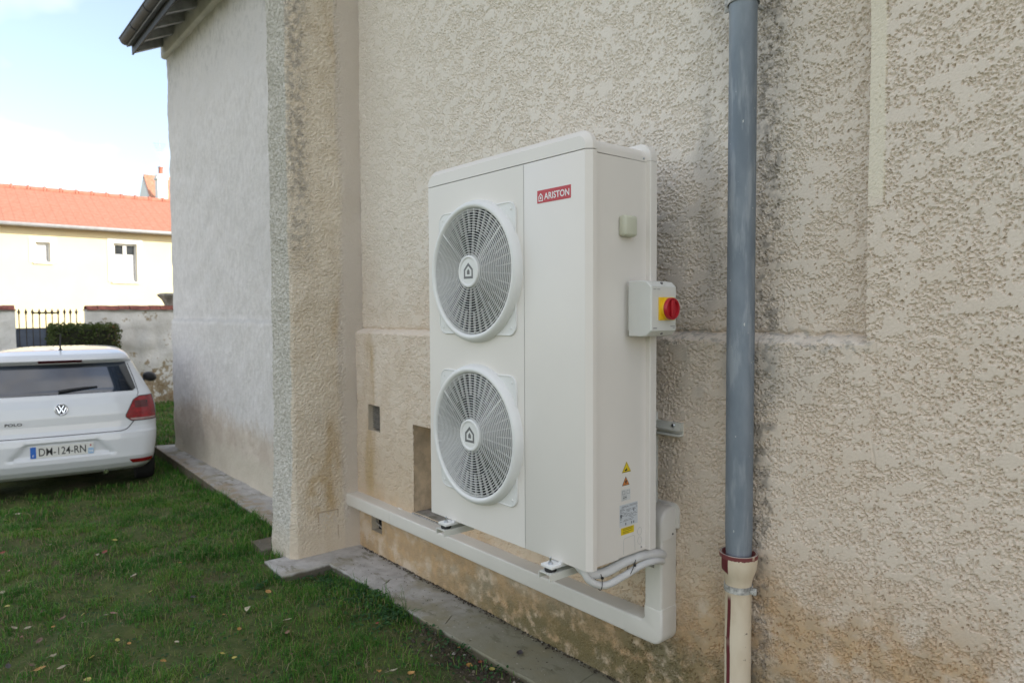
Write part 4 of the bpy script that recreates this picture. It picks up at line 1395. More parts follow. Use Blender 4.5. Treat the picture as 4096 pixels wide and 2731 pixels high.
tail_patch(lambda z: -.185, lambda z: .185, 1.326, 1.347, 0.006, 12, 2).build('brake_light', M['lamp_dark'], car)
# gap of the tailgate and creases
gp_ = [(-.70, 1.02), (-.69, .985), (-.63, .97)]
seam = [(s, .622) for s in np.linspace(-.50, .50, 30)]
sl_ = [(-.63, .72), (-.605, .69), (-.575, .652), (-.545, .632)]
path = sl_ + seam + [(-s, z) for s, z in reversed(sl_)]
MB().tube([on_tail(s, z, 0.0) for s, z in path], 0.0045, 6).build('tailgate_gap', M['car_gap'], car)
for sg in (1, -1):
    MB().tube([on_tail(sg * s, z, 0.0) for s, z in ((.66, .965), (.672, .99), (.668, 1.03), (.64, 1.15), (.60, 1.29))], 0.004, 6).build('tailgate_gap', M['car_gap'], car)
# number plate
pc_, pz0, pz1 = 0.0, .425, .537
pq = [on_tail(s, z, 0.004) for s, z in ((.26, pz0), (-.26, pz0), (-.26, pz1), (.26, pz1))]
O_ = Vector(pq[0])
U_ = (Vector(pq[1]) - O_).normalized()
V_ = Vector((0, 0, 1))
N_ = U_.cross(V_).normalized()
O_ = O_ + N_ * 0.008


def plate_rect(u0, u1, v0, v1, d0, d1):
    vs = [tuple(O_ + U_ * u + V_ * v + N_ * d) for d in (d0, d1) for u, v in ((u0, v0), (u1, v0), (u1, v1), (u0, v1))]
    return MB().add(vs, [(0, 1, 2, 3), (4, 5, 6, 7), (0, 1, 5, 4), (1, 2, 6, 5), (2, 3, 7, 6), (3, 0, 4, 7)])


npl = plate_rect(0, .52, 0, .112, -0.012, 0.0).build('number_plate', M['plate'], car, smooth=0)
npl['label'] = 'white number plate with black characters and blue ends'
plate_rect(0.001, .047, 0.001, .111, 0.0003, 0.0012).build('blue_band', M['plate_blue'], npl, smooth=0)
plate_rect(.473, .519, 0.001, .058, 0.0003, 0.0012).build('blue_band', M['plate_pale'], npl, smooth=0)
for tx_, u_, v_, hh, mt, al, wd in (('DM-124-RN', .262, .020, .074, M['black'], 'CENTER', .385), ('F', .024, .014, .022, M['print_white'], 'CENTER', None), ('94', .496, .014, .026, M['print_white'], 'CENTER', None)):
    place('lettering', text_mesh('lettering', tx_, hh, mt, tuple(O_ + U_ * u_ + V_ * v_ + N_ * 0.0016), tuple(U_), tuple(V_), al, 0.004, wd), npl)
plate_rect(.489, .501, .078, .092, 0.0003, 0.0014).build('region_mark', M['red'], npl, smooth=0)
# badge and model name
bc = Vector(on_tail(0, .875, 0.004))
bn = (Vector(on_tail(0, .875, 0.02)) - bc).normalized()
bu, bv = U_, bn.cross(U_).normalized()
if bv.z < 0: bv = -bv


def disc(c, n, u, v, prof, k=28):
    return MB().loops([[tuple(c + u * (r * math.cos(2 * PI * i / k)) + v * (r * math.sin(2 * PI * i / k)) + n * h) for i in range(k)] for r, h in prof], True, True, True)


bdg = disc(bc, bn, bu, bv, [(.056, -.006), (.056, .008), (.052, .011), (.047, .008), (.0465, .004), (.001, .004)]).build('badge', M['chrome'], car, smooth=40)
disc(bc + bn * 0.0046, bn, bu, bv, [(.0455, 0), (.0455, .0004), (.001, .0004)]).build('badge_field', M['car_black'], bdg)
lt = MB()
for pts in ([(-.020, .038), (0, -.000), (.020, .038)], [(-.038, .020), (-.018, -.034), (0, .006), (.018, -.034), (.038, .020)]):
    for (a0, b0), (a1, b1) in zip(pts[:-1], pts[1:]):
        p0, p1 = bc + bu * a0 + bv * b0 + bn * .0065, bc + bu * a1 + bv * b1 + bn * .0065
        t_ = (p1 - p0).normalized().cross(bn) * 0.0042
        lt.add([tuple(p0 - t_), tuple(p0 + t_), tuple(p1 + t_), tuple(p1 - t_)], [(0, 1, 2, 3)])
lt.build('badge_letters', M['chrome'], bdg, smooth=0)
po = Vector(on_tail(.385, .745, 0.006))
place('model_name', text_mesh('model_name', 'POLO', 0.026, M['car_black'], tuple(po + bn * 0.012), tuple(U_), tuple(bv), 'CENTER', 0.02, .135), car)
# wiper, aerial, mirrors, side glass, wheels, underside, exhaust
wp = [on_tail(s, z, 0.016) for s, z in ((.02, 1.035), (-.08, 1.050), (-.20, 1.062), (-.31, 1.068))]
wi = MB().tube(wp, [.016, .013, .010, .006], 8)
wi.build('wiper', M['car_black'], car)
ar = Vector(cw(.62, 0, 1.428))
MB().tube([tuple(ar), tuple(ar + Vector((0, 0, .012))), tuple(ar + Vector((-.012, 0, .03))), tuple(ar + Vector((.03, 0, .175)))], [.028, .016, .007, .006], 10).build('aerial', M['car_black'], car)
for sg in (1, -1):
    mm = MB()
    ls = []
    for k, (x_, sc) in enumerate(((1.98, .55), (2.00, .85), (2.04, 1.0), (2.10, .95), (2.16, .6))):
        ls.append([cw(x_, sg * (.925 + .085 * sc * math.cos(q) * (1 if math.cos(q) > 0 else .9)), 1.005 + .062 * sc * math.sin(q) - 0.01 * math.cos(q)) for q in np.linspace(0, 2 * PI, 17)[:-1]])
    mm.loops(ls, True, True, True)
    mm.tube([cw(2.08, sg * .78, .955), cw(2.08, sg * .87, .965)], .022, 8)
    mm.build('wing_mirror', M['car_black'], car, smooth=50)
    ls = []
    for j in range(9):
        z = 1.0 + .325 * j / 8
        w = np.interp(z, TZW, TW)
        xa, xb = np.interp(z, [1.0, 1.325], [.52, .80]), np.interp(z, [1.0, 1.325], [2.62, 2.02])
        ls.append([cw(xa + (xb - xa) * i / 12, sg * (w + .004), z) for i in range(13)])
    MB().loops(ls, False).build('side_window', M['car_glass'], car, smooth=60)
    for xw in (.66, 3.12):
        c = Vector(cw(xw, sg * .735, .302))
        wl_ = [(.302, -.085), (.302, .075), (.285, .092), (.205, .096), (.20, .085)]
        ax = _cy * sg
        ls = [[tuple(c + _cx * (r * math.cos(q)) + Vector((0, 0, 1)) * (r * math.sin(q)) + ax * h) for q in np.linspace(0, 2 * PI, 33)[:-1]] for r, h in wl_]
        wh = MB().loops(ls, True, True, False).build('wheel', M['tyre'], car)
        ls = [[tuple(c + _cx * (r * math.cos(q)) + Vector((0, 0, 1)) * (r * math.sin(q)) + ax * h) for q in np.linspace(0, 2 * PI, 33)[:-1]] for r, h in ((.205, .09), (.19, .075), (.06, .082), (.001, .085))]
        MB().loops(ls).build('rim', M['alloy'], wh)
        ls = [[cw(xw + r * math.cos(q), sg * (.842 + (0.001 if r > .1 else 0)), .302 + r * math.sin(q)) for q in np.linspace(-0.05, PI + .05, 25)] for r in (.355, .30)]
        MB().loops(ls, False).build('arch_trim', M['car_black'], car)
MB().add([cw(x, y, z) for x in (.30, 3.7) for y in (-.68, .68) for z in (.19, .30)], [(0, 1, 3, 2), (4, 6, 7, 5), (0, 4, 5, 1), (2, 3, 7, 6), (0, 2, 6, 4), (1, 5, 7, 3)]).build('underside', M['car_black'], car, smooth=0)
MB().tube([cw(.10, -.36, .215), cw(.5, -.36, .22)], .022, 12).build('exhaust', M['chrome'], car)

# ------------------------------------------------------------------ garden wall, gate, hedge
def mat_gardenwall():
    n = NT('peeling_plaster', 0.93, 0, 0.2)
    x, y, z = n.pos()
    n1, n2, n3 = n.noise(1.3, 4), n.noise(4.5, 5, 0.65), n.noise(18, 4, 0.6)
    c = n.mix(n.ss(n2, 0.3, 0.7), (0.74, 0.72, 0.68), (0.83, 0.815, 0.78))
    c = n.mix(n.mul(n.ss(n1, 0.5, 0.68), 0.45), c, (0.53, 0.515, 0.48))
    pl_ = n.ss(n.add(n2, n.mul(n.ss(z, 1.0, 0.35), n.ss(y, 1.1, 1.6), 0.16)), 0.60, 0.645)
    st_ = n.mix(n.ss(n3, 0.42, 0.58), (0.30, 0.215, 0.125), (0.42, 0.35, 0.25))
    c = n.mix(pl_, c, st_)
    c = n.mix(n.mul(n.ss(n3, 0.68, 0.74), 0.6), c, (0.33, 0.20, 0.10))
    n.bump(n.add(n2, n.mul(n3, 0.5)), 0.6, 0.02)
    return n.col(c)


M['gwall'] = mat_gardenwall()
M['coping'] = pm('old_red_coping_tile', (0.25, 0.085, 0.062), 0.85, var=0.35, scale=9, bump=0.4, bscale=40)
M['mortar'] = pm('coping_mortar', (0.30, 0.27, 0.24), 0.9, var=0.25, scale=10)
M['gate'] = pm('dark_blue_grey_gate', (0.085, 0.105, 0.145), 0.5, var=0.2, scale=6)
M['gate_bar'] = pm('gate_iron', (0.055, 0.042, 0.024), 0.6, 0.3, var=0.2)
XG = -12.9
gb = -0.12
tile = MB().prism([(0.20 * math.cos(a), 0.085 * math.sin(a)) for a in np.linspace(0, PI, 9)] + [(0.16 * math.cos(a), 0.065 * math.sin(a)) for a in np.linspace(PI, 0, 9)], 'y', -0.088, 0.088).mesh('coping_tile', M['coping'], 50)
for (y0, y1, lab) in ((0.585, 6.5, 'old plastered garden wall with red tile coping between gate and house corner'), (-7.0, -0.535, 'old plastered garden wall left of the iron gate with red tile coping')):
    gw = empty('garden_wall', (XG, (y0 + y1) / 2, gb), lab, 'wall')
    nyy, nzz = int((y1 - y0) / 0.06), 32
    yy, zz2 = np.meshgrid(np.linspace(y0, y1, nyy), np.linspace(gb - 0.1, 1.80, nzz))
    xx2 = XG + 0.15 + 0.012 * field(nzz, nyy, 0.06, 0.5, 41) + 0.006 * field(nzz, nyy, 0.06, 0.15, 42)
    place('plaster_face', np_mesh('plaster_face', np.stack([xx2, yy, zz2], -1).reshape(-1, 3), grid_faces(nzz, nyy), M['gwall']), gw)
    MB().box(XG - 0.15, XG + 0.13, y0, y1, gb - 0.1, 1.80).build('masonry', M['gwall'], gw)
    MB().box(XG - 0.19, XG + 0.19, y0 - 0.01, y1 + 0.01, 1.785, 1.815, 0.006).build('coping_bed', M['mortar'], gw)
    n_t = int((y1 - y0) / 0.182)
    rt = random.Random(int(y1 * 10))
    for k in range(n_t):
        yk = y0 + 0.09 + k * (y1 - y0) / n_t
        place('coping_tile', tile, gw, (XG + rt.uniform(-.006, .006), yk, 1.806 + rt.uniform(-.004, .006)), (0, rt.uniform(-.03, .03), rt.uniform(-.04, .04)))

gt = empty('iron_gate', (XG, 0.03, gb), 'dark blue grey sheet metal gate topped with spear headed bars', 'gate')
MB().box(XG - 0.02, XG + 0.005, -0.525, 0.575, gb + 0.05, 1.46).build('sheet', M['gate'], gt)
for k in range(9):
    yk = -0.515 + k * 0.024 if k < 2 else 0.02 + (k - 2) * 0.028
    MB().box(XG + 0.005, XG + 0.022, yk, yk + 0.012, gb + 0.06, 1.45).build('rib', M['gate'], gt)
for zk in (0.25, 1.42):
    MB().box(XG - 0.045, XG - 0.02, -0.53, 0.58, zk, zk + 0.05).build('crossbar', M['gate_bar'], gt)
sp_m = MB().tube([(0, 0, -0.35), (0, 0, 0.30)], 0.009, 6).lathe([(0.003, 0.36), (0.016, 0.32), (0.030, 0.285), (0.012, 0.272), (0.022, 0.262), (0.009, 0.25)], (0, 0, 0), 'z', 6).mesh('bar', M['gate_bar'], 30)
for yk in (-0.47, -0.363, -0.262, -0.157, -0.056, 0.043, 0.14, 0.242, 0.337, 0.435):
    place('bar', sp_m, gt, (XG, yk, 1.47))
MB().box(XG - 0.03, XG + 0.01, -0.27, 0.145, 1.735, 1.765).build('crossbar', M['gate_bar'], gt)

hg = empty('clipped_hedge', (-12.3, 0.42, gb), 'clipped dark green hedge in front of the garden wall behind the car', 'hedge')
rg_ = np.random.default_rng(9)


def leaf_cloud(name, mat, parent, n, sample, size, tint):
    """n small two-triangle leaves at points given by sample(rng, n)"""
    P = sample(rg_, n)
    A = rg_.standard_normal((n, 3)); A /= np.linalg.norm(A, axis=1)[:, None]
    B = np.cross(A, rg_.standard_normal((n, 3))); B /= np.linalg.norm(B, axis=1)[:, None]
    sz = size * rg_.uniform(0.6, 1.4, n)[:, None]
    V = np.stack([P - A * sz, P + B * sz * 0.5, P + A * sz, P - B * sz * 0.5], 1).reshape(-1, 3)
    F = np.arange(n * 4).reshape(n, 4)
    me = np_mesh(name, V, F, mat, False)
    at = me.attributes.new('tint', 'FLOAT', 'POINT')
    at.data.foreach_set('value', np.repeat(tint(rg_, P), 4).astype(np.float32))
    return place(name, me, parent)


def hedge_pts(r, n):
    u = r.uniform(-1, 1, (n, 3))
    k = r.integers(0, 3, n)
    u[np.arange(n), k] = np.sign(u[np.arange(n), k]) * (1 - np.abs(r.normal(0, 0.10, n)))
    u *= 1 - 0.06 * (np.abs(u[:, [1, 2, 0]]) ** 6)
    return np.array([-12.3, 0.46, 0.70]) + u * np.array([0.32, 0.56, 0.84]) + r.normal(0, 0.015, (n, 3))


leaf_cloud('foliage', M['hedge'], hg, 9000, hedge_pts, 0.028, lambda r, P: np.clip(0.30 + 0.16 * r.standard_normal(len(P)) + 0.35 * sstep(P[:, 1], 0.5, 1.0) * (r.random(len(P)) < 0.6), 0, 1))
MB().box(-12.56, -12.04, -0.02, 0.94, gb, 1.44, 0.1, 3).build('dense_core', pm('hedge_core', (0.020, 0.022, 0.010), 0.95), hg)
for k in range(5):
    MB().tube([(-12.3 + 0.06 * k - 0.1, 0.1 + 0.18 * k, gb), (-12.2, 0.12 + 0.17 * k, 0.8), (-12.1 + 0.02 * k, 0.1 + 0.18 * k, 1.35)], [.03, .022, .012], 6).build('stem', pm('hedge_stem', (0.16, 0.13, 0.10), 0.9) if k == 0 else bpy.data.materials['hedge_stem'], hg)

# stone pillar with flared capital
sp = empty('stone_pillar', (XG - 0.1, 2.16, gb), 'weathered stone pillar with flared capital rising above the garden wall', 'pillar')
M['stone'] = pm('weathered_stone', (0.27, 0.255, 0.225), 0.9, var=0.35, scale=8, bump=0.6, bscale=40, bdist=0.01)


def sq(h, z):
    return [(XG - 0.1 + a * h, 2.20 + b * h, z) for a, b in ((-1, -1), (1, -1), (1, 1), (-1, 1))]


MB().loops([sq(.14, gb), sq(.14, 1.86), sq(.16, 1.88)], True, True, True).build('shaft', M['stone'], sp, smooth=0)
MB().loops([sq(.145, 1.88), sq(.15, 1.93), sq(.19, 2.02), sq(.255, 2.10), sq(.255, 2.13), sq(.22, 2.15)], True, True, True).build('capital', M['stone'], sp, smooth=0)
# ------------------------------------------------------------------ houses across the street
M['yellow_wall'] = pm('pale_yellow_render', (0.78, 0.69, 0.44), 0.9, var=0.03, scale=1.5)
M['white_trim'] = pm('white_window_trim', (0.80, 0.80, 0.78), 0.7, var=0.02)
M['win_glass'] = pm('window_glass', (0.05, 0.055, 0.06), 0.08, var=0.3, scale=3)
M['curtain'] = pm('net_curtain', (0.60, 0.61, 0.62), 0.9, var=0.12, scale=22)


def mat_rooftiles(name, c0, c1, ax='y', row=0.30, colw=0.26):
    n = NT(name, 0.85, 0, 0.2)
    x, y, z = n.pos()
    n1, n2 = n.noise(1.1, 3), n.noise(9, 4, 0.6)
    c = n.mix(n.ss(n2, 0.3, 0.7), c0, c1)
    fr = n.mth('FRACT', n.mth('DIVIDE', y, colw))
    li = n.ss(n.mth('ABSOLUTE', n.add(fr, -0.5)), 0.42, 0.48)
    c = n.mix(n.mul(li, 0.35), c, tuple(v * 0.6 for v in c0))
    rz = n.ss(n.mth('FRACT', n.mth('DIVIDE', z, row * 0.42)), 0.85, 0.98)
    c = n.mix(n.mul(rz, 0.3), c, tuple(v * 0.6 for v in c0))
    return n.col(c)


M['red_tiles'] = mat_rooftiles('red_roof_tiles', (0.37, 0.165, 0.112), (0.44, 0.21, 0.15))
M['red_tiles_old'] = mat_rooftiles('old_red_tiles', (0.36, 0.16, 0.11), (0.56, 0.30, 0.20))
M['ridge'] = pm('ridge_tile', (0.44, 0.17, 0.115), 0.85, var=0.15)
M['zinc_gutter'] = pm('pale_zinc_gutter', (0.30, 0.30, 0.30), 0.5, 0.4, var=0.1)

yh = empty('yellow_house', (-24.5, 2.5, -0.1), 'pale yellow house with red tiled roof and white windows across the street', 'house')
HX, EZ = -22.0, 4.33
wins = [(0.74, 1.10, 3.27, 3.86), (2.76, 3.42, 2.74, 3.94), (-2.3, -1.6, 2.74, 3.94)]
holes = sorted(wins)
ycur = -9.0
wl_mb = MB()
for (a, b, c, d) in holes:
    wl_mb.box(HX - 0.35, HX, ycur, a, -0.1, EZ)
    wl_mb.box(HX - 0.35, HX, a, b, -0.1, c)
    wl_mb.box(HX - 0.35, HX, a, b, d, EZ)
    ycur = b
wl_mb.box(HX - 0.35, HX, ycur, 14.0, -0.1, EZ)
wl_mb.box(-28.0, HX - 0.36, -9.0, -8.7, -0.1, EZ)
wl_mb.box(-28.0, HX - 0.36, 13.7, 14.0, -0.1, EZ)
wl_mb.box(-28.0, -27.7, -8.7, 13.7, -0.1, EZ)
wl_mb.build('wall', M['yellow_wall'], yh, smooth=0)
for i, (a, b, c, d) in enumerate(wins):
    t = 0.055
    fr = MB()
    for (p, q, r, s) in ((a, a + t, c, d), (b - t, b, c, d), (a + t, b - t, c, c + t), (a + t, b - t, d - t, d)):
        fr.box(HX - 0.16, HX - 0.10, p, q, r, s)
    if b - a > 0.5:
        m_ = (a + b) / 2
        fr.box(HX - 0.16, HX - 0.095, m_ - 0.05, m_ + 0.05, c + t, d - t)
    wf = fr.build('window', M['white_trim'], yh, smooth=0)
    MB().box(HX - 0.15, HX - 0.13, a + t, b - t, c + t, d - t).build('pane', M['win_glass'], wf)
    zt2 = d - t if b - a < 0.5 else d - 0.33
    MB().box(HX - 0.128, HX - 0.122, a + t + 0.01, b - t - 0.01, c + t, zt2).build('curtain', M['curtain'], wf)
    MB().box(HX - 0.10, HX + 0.05, a - 0.06, b + 0.06, c - 0.05, c).build('sill', M['white_trim'], wf)
    sr = MB()
    for (p, q, r, s) in ((a - .16, a, c, d + .14), (b, b + .16, c, d + .14), (a, b, d, d + .14)):
        sr.box(HX, HX + 0.02, p, q, r, s)
    sr.build('surround', M['white_trim'], wf, smooth=0)
RX, RZ = -25.0, 5.80
MB().prism([(HX + 0.30, EZ - 0.02), (RX, RZ), (RX, RZ + 0.10), (HX + 0.30, EZ + 0.06)], 'y', -9.2, 14.2)
rfm = MB()
for (xa, xb) in ((HX + 0.28, RX), (-28.28, RX)):
    rfm.loops([[(xa, y, EZ - 0.04), (xb, y, RZ - 0.04), (xb, y, RZ + 0.04), (xa, y, EZ + 0.05)] for y in (-9.2, 14.2)], True, True, True)
rf = rfm.build('roof', M['red_tiles'], yh, smooth=0)
rtile = MB().lathe([(0.10, 0.0), (0.105, 0.36), (0.135, 0.365), (0.135, 0.43), (0.11, 0.43)], (0, 0, 0), 'y', 12).mesh('ridge_tile', M['ridge'], 40)
for k in range(34):
    place('ridge_tile', rtile, rf, (RX, -4.0 + k * 0.45, RZ + 0.03))
MB().box(HX + 0.26, HX + 0.38, -9.2, 14.2, EZ - 0.06, EZ + 0.05, 0.03).build('gutter', M['zinc_gutter'], yh)

fh = empty('far_house', (-42, 10, -0.1), 'distant white gabled house with old red roof tiles and a tall chimney', 'house')
D9, E9 = -1.75, 1.4
MB().box(-47, -40.0, 6.9 + E9, 23, -0.1, 8.0 + D9).build('wall', M['white_trim'], fh)
MB().prism([(-40.0, 8.0 + D9), (-47, 8.0 + D9), (-43.5, 11.6 + D9)], 'y', 6.95 + E9, 7.2 + E9).build('gable', M['white_trim'], fh, smooth=0)
rr2 = MB()
for (xa, xb) in ((-39.6, -43.5), (-47.4, -43.5)):
    rr2.loops([[(xa, y, 7.6 + D9), (xb, y, 11.7 + D9), (xb, y, 11.85 + D9), (xa, y, 7.75 + D9)] for y in (7.0 + E9, 23)], True, True, True)
rro = rr2.build('roof', M['red_tiles_old'], fh, smooth=0)
MB().box(-41.5, -40.9, 8.55, 9.08, 5.6, 9.75, 0.02).box(-41.56, -40.84, 8.50, 9.13, 9.45, 9.60).build('chimney', M['white_trim'], rro)
MB().lathe([(0.13, 9.74), (0.12, 10.1), (0.16, 10.18), (0.10, 10.18)], (-41.2, 8.8, 0), 'z', 12).build('chimney_pot', M['ridge'], rro)
am = pm('aerial_metal', (0.35, 0.36, 0.38), 0.5, 0.6)
at = MB().tube([(-43.4, 9.3, 9.8), (-43.4, 9.3, 12.2)], 0.02, 6)
for k in range(4):
    at.tube([(-43.4, 8.95 + 0.05 * k, 12.0 - k * 0.13), (-43.4, 9.65 - 0.05 * k, 12.0 - k * 0.13)], 0.014, 5)
at.build('television_aerial', am, rro)

# ------------------------------------------------------------------ grass, weeds, fallen leaves
rg2 = np.random.default_rng(21)


def on_apron(x, y):
    a = (x > -1.91) & (x < -1.545) & (y > -0.10)
    b = (x > -1.6) & (y > 0.236 + 0.022 * (x + 1.57))
    c = (x < -2.12) & (x > -2.45) & (y > 0.0)
    d = (x <= -2.45) & (x > -6.9) & (y > 0.25 + (-2.45 - x) * 0.031)
    e = (x >= -2.2) & (x < -1.78) & (y > 0.06)
    return a | b | c | d | e


def clump(x, y, s, seed):
    """smooth pseudo-random patchiness in 0..1"""
    r = np.random.default_rng(seed)
    v = np.zeros_like(x)
    for k in range(9):
        a, f, p = r.uniform(0, 2 * PI), r.uniform(0.6, 1.7) / s, r.uniform(0, 2 * PI)
        v += np.sin((x * math.cos(a) + y * math.sin(a)) * f * 2 * PI + p)
    return 0.5 + 0.5 * np.tanh(v / 2.6)


def edge_gap(x, y):
    """distance to the apron edge (m), roughly"""
    ye = np.where(x > -1.56, 0.24 + 0.022 * (x + 1.57), np.where(x > -1.9, -0.09, np.where(x > -2.45, 0.0, 0.25 + (-2.45 - x) * 0.031)))
    return ye - y


def make_grass(n, x0, x1, y0, y1, hmin, hmax, width, thin=1.0):
    x, y = rg2.uniform(x0, x1, n), rg2.uniform(y0, y1, n)
    gap = edge_gap(x, y)
    cl = clump(x, y, 0.55, 5) * 0.6 + clump(x, y, 0.17, 6) * 0.4
    soilz = sstep(x, -0.62, -0.18) * sstep(y, -0.10, 0.08)
    edge = np.exp(-np.clip(gap, 0, None) / 0.16) * (x < -0.45) * (x > -6.9)
    keep = (~on_apron(x, y)) & (rg2.random(n) < np.clip((0.04 + 1.25 * cl ** 1.7 + 0.8 * edge), 0, 1) * (1 - 0.92 * soilz) * thin)
    # no grass right under the car
    lx = (x - CR.x) * _cx.x + (y - CR.y) * _cx.y
    ly = (x - CR.x) * _cy.x + (y - CR.y) * _cy.y
    keep &= ~((lx > 0.35) & (lx < 3.7) & (np.abs(ly) < 0.8))
    x, y, cl, edge = x[keep], y[keep], cl[keep], edge[keep]
    n = len(x)
    z = lawn_z(x, y)
    h = rg2.uniform(hmin, hmax, n) * (0.55 + 0.75 * cl) * (1 + 1.3 * edge * rg2.random(n))
    a = rg2.uniform(0, 2 * PI, n)
    lean = rg2.uniform(0.25, 1.25, n) * (1 - 0.4 * edge)
    d = np.stack([np.cos(a), np.sin(a), np.zeros(n)], 1)
    s = np.stack([-np.sin(a), np.cos(a), np.zeros(n)], 1) * (width * rg2.uniform(0.6, 1.3, n))[:, None]
    B = np.stack([x, y, z - 0.004], 1)
    up = np.array([0, 0, 1.0])
    mid = B + d * (h * lean * 0.32)[:, None] + up * (h * 0.62)[:, None]
    tip = B + d * (h * lean)[:, None] + up * (h * (0.98 - 0.25 * lean))[:, None]
    V = np.stack([B - s, B + s, mid + s * 0.8, mid - s * 0.8, tip], 1)
    k = np.arange(n)[:, None] * 5
    T = np.concatenate([k + np.array([[0, 1, 2]]), k + np.array([[0, 2, 3]]), k + np.array([[3, 2, 4]])], 1).reshape(-1, 3)
    dry = (rg2.random(n) < 0.10 + 0.34 * (1 - cl) * (1 - edge))
    tint = np.clip(0.34 + 0.20 * rg2.standard_normal(n) + 0.45 * (clump(x, y, 0.8, 17) - 0.5) * (1 - edge) - 0.05 * edge, 0, 0.74)
    tint = np.where(dry, rg2.uniform(0.74, 1.0, n), tint)
    return V.reshape(-1, 3), T, np.repeat(tint, 5)


parts_, off = [], 0
for args in ((60000, -2.4, 0.75, -1.75, 0.30, 0.018, 0.060, 0.0019), (52000, -4.4, -2.3, -2.2, 0.36, 0.02, 0.065, 0.0024), (42000, -8.2, -4.3, -3.4, 0.40, 0.025, 0.075, 0.0034), (52000, -12.7, -6.6, -1.2, 3.2, 0.03, 0.08, 0.006), (9000, -2.6, 1.8, -3.2, -1.7, 0.02, 0.05, 0.002)):
    V, T, t = make_grass(*args)
    parts_.append((V, T + off, t))
    off += len(V)
gm = np_mesh('grass', np.concatenate([p[0] for p in parts_]), np.concatenate([p[1] for p in parts_]), M['grass'], False)
gm.attributes.new('tint', 'FLOAT', 'POINT').data.foreach_set('value', np.concatenate([p[2] for p in parts_]).astype(np.float32))
props(place('grass', gm), 'short patchy green grass covering the lawn', 'grass', kind='stuff')


def make_leaves(n, x, y, z, r, tint0):
    """round little leaves on short stalks"""
    a = rg2.uniform(0, 2 * PI, n)
    nrm = np.stack([0.5 * rg2.standard_normal(n) * 0.7, 0.5 * rg2.standard_normal(n) * 0.7 - 0.15, np.ones(n)], 1)
    nrm /= np.linalg.norm(nrm, axis=1)[:, None]
    u = np.cross(nrm, np.stack([np.cos(a), np.sin(a), np.zeros(n)], 1)); u /= np.linalg.norm(u, axis=1)[:, None]
    v = np.cross(nrm, u)
    P = np.stack([x, y, z], 1)
    rr = (r * rg2.uniform(0.55, 1.3, n))[:, None]
    ring = [P + (u * math.cos(q) + v * math.sin(q) * 0.85) * rr + nrm * rr * 0.18 for q in np.linspace(0, 2 * PI, 7)[:-1]]
    V = np.stack([P] + ring, 1)
    k = np.arange(n)[:, None] * 7
    T = np.concatenate([k + np.array([[0, 1 + i, 1 + (i + 1) % 6]]) for i in range(6)], 1).reshape(-1, 3)
    tint = np.repeat(np.clip(tint0 + 0.22 * rg2.standard_normal(n), 0, 1), 7)
    return V.reshape(-1, 3), T, tint


N = 5200
x = np.concatenate([rg2.uniform(-1.62, -0.55, 2600), rg2.uniform(-2.2, 0.1, 1500), rg2.uniform(-0.45, 0.25, 280), rg2.uniform(-4.2, -2.2, 820)])
gapw = np.concatenate([np.abs(rg2.normal(0, 0.13, 2600)), rg2.uniform(0, 1.3, 1500), np.abs(rg2.normal(0, 0.09, 280)), np.abs(rg2.normal(0, 0.35, 820))])
ye = np.where(x > -1.56, 0.235 + 0.022 * (x + 1.57), np.where(x > -1.9, -0.10, np.where(x > -2.45, -0.01, 0.24 + (-2.45 - x) * 0.031)))
y = ye - gapw
cl = clump(x, y, 0.22, 8)
kp = (rg2.random(N) < 0.15 + cl) & ~on_apron(x, y)
x, y = x[kp], y[kp]
z = lawn_z(x, y) + rg2.uniform(0.006, 0.045, len(x)) * np.exp(-(ye[kp] - y) / 0.35)
V, T, t = make_leaves(len(x), x, y, z, 0.0085, 0.42)
cm = np_mesh('clover', V, T, M['clover'], False)
cm.attributes.new('tint', 'FLOAT', 'POINT').data.foreach_set('value', t.astype(np.float32))
props(place('clover', cm), 'low clover and ground ivy creeping along the concrete edge', 'weeds', kind='stuff')

# crumbs of earth, mortar and moss along the wall foot and on the bare soil
n = 1500
x = np.concatenate([rg2.uniform(-1.7, 1.6, 800), rg2.uniform(-0.45, 0.9, 500), rg2.uniform(-1.5, 1.2, 200)])
y = np.concatenate([0.568 - np.abs(rg2.normal(0, 0.012, 800)), 0.27 - np.abs(rg2.normal(0, 0.13, 500)), rg2.uniform(0.28, 0.56, 200)])
z = np.where((np.arange(n) < 800) | (np.arange(n) >= 1300), 0.060, lawn_z(x, y) + 0.002)
r = np.where(np.arange(n) < 800, rg2.uniform(0.002, 0.007, n), np.where(np.arange(n) < 1300, rg2.uniform(0.003, 0.012, n), rg2.uniform(0.0015, 0.004, n)))
oct_ = np.array([(1, 0, 0), (-1, 0, 0), (0, 1, 0), (0, -1, 0), (0, 0, 0.8), (0, 0, -0.8)], float)
V = np.stack([x, y, z], 1)[:, None, :] + oct_[None] * r[:, None, None] * rg2.uniform(0.6, 1.4, (n, 6, 1))
F8 = np.array([(0, 2, 4), (2, 1, 4), (1, 3, 4), (3, 0, 4), (2, 0, 5), (1, 2, 5), (3, 1, 5), (0, 3, 5)])
T = (np.arange(n)[:, None, None] * 6 + F8[None]).reshape(-1, 3)
dm = np_mesh('soil_crumbs', V.reshape(-1, 3), T, mat_grass('crumbs', [(0.0, (0.030, 0.024, 0.016)), (0.6, (0.075, 0.058, 0.038)), (0.9, (0.16, 0.13, 0.09)), (1.0, (0.45, 0.43, 0.38))], 0.0), False)
dm.attributes.new('tint', 'FLOAT', 'POINT').data.foreach_set('value', np.repeat(np.clip(rg2.random(n) ** 1.6 + (np.arange(n) >= 1300) * 0.3, 0, 1), 6).astype(np.float32))
props(place('soil_crumbs', dm), 'crumbs of earth and mortar along the wall foot', 'debris', kind='stuff')

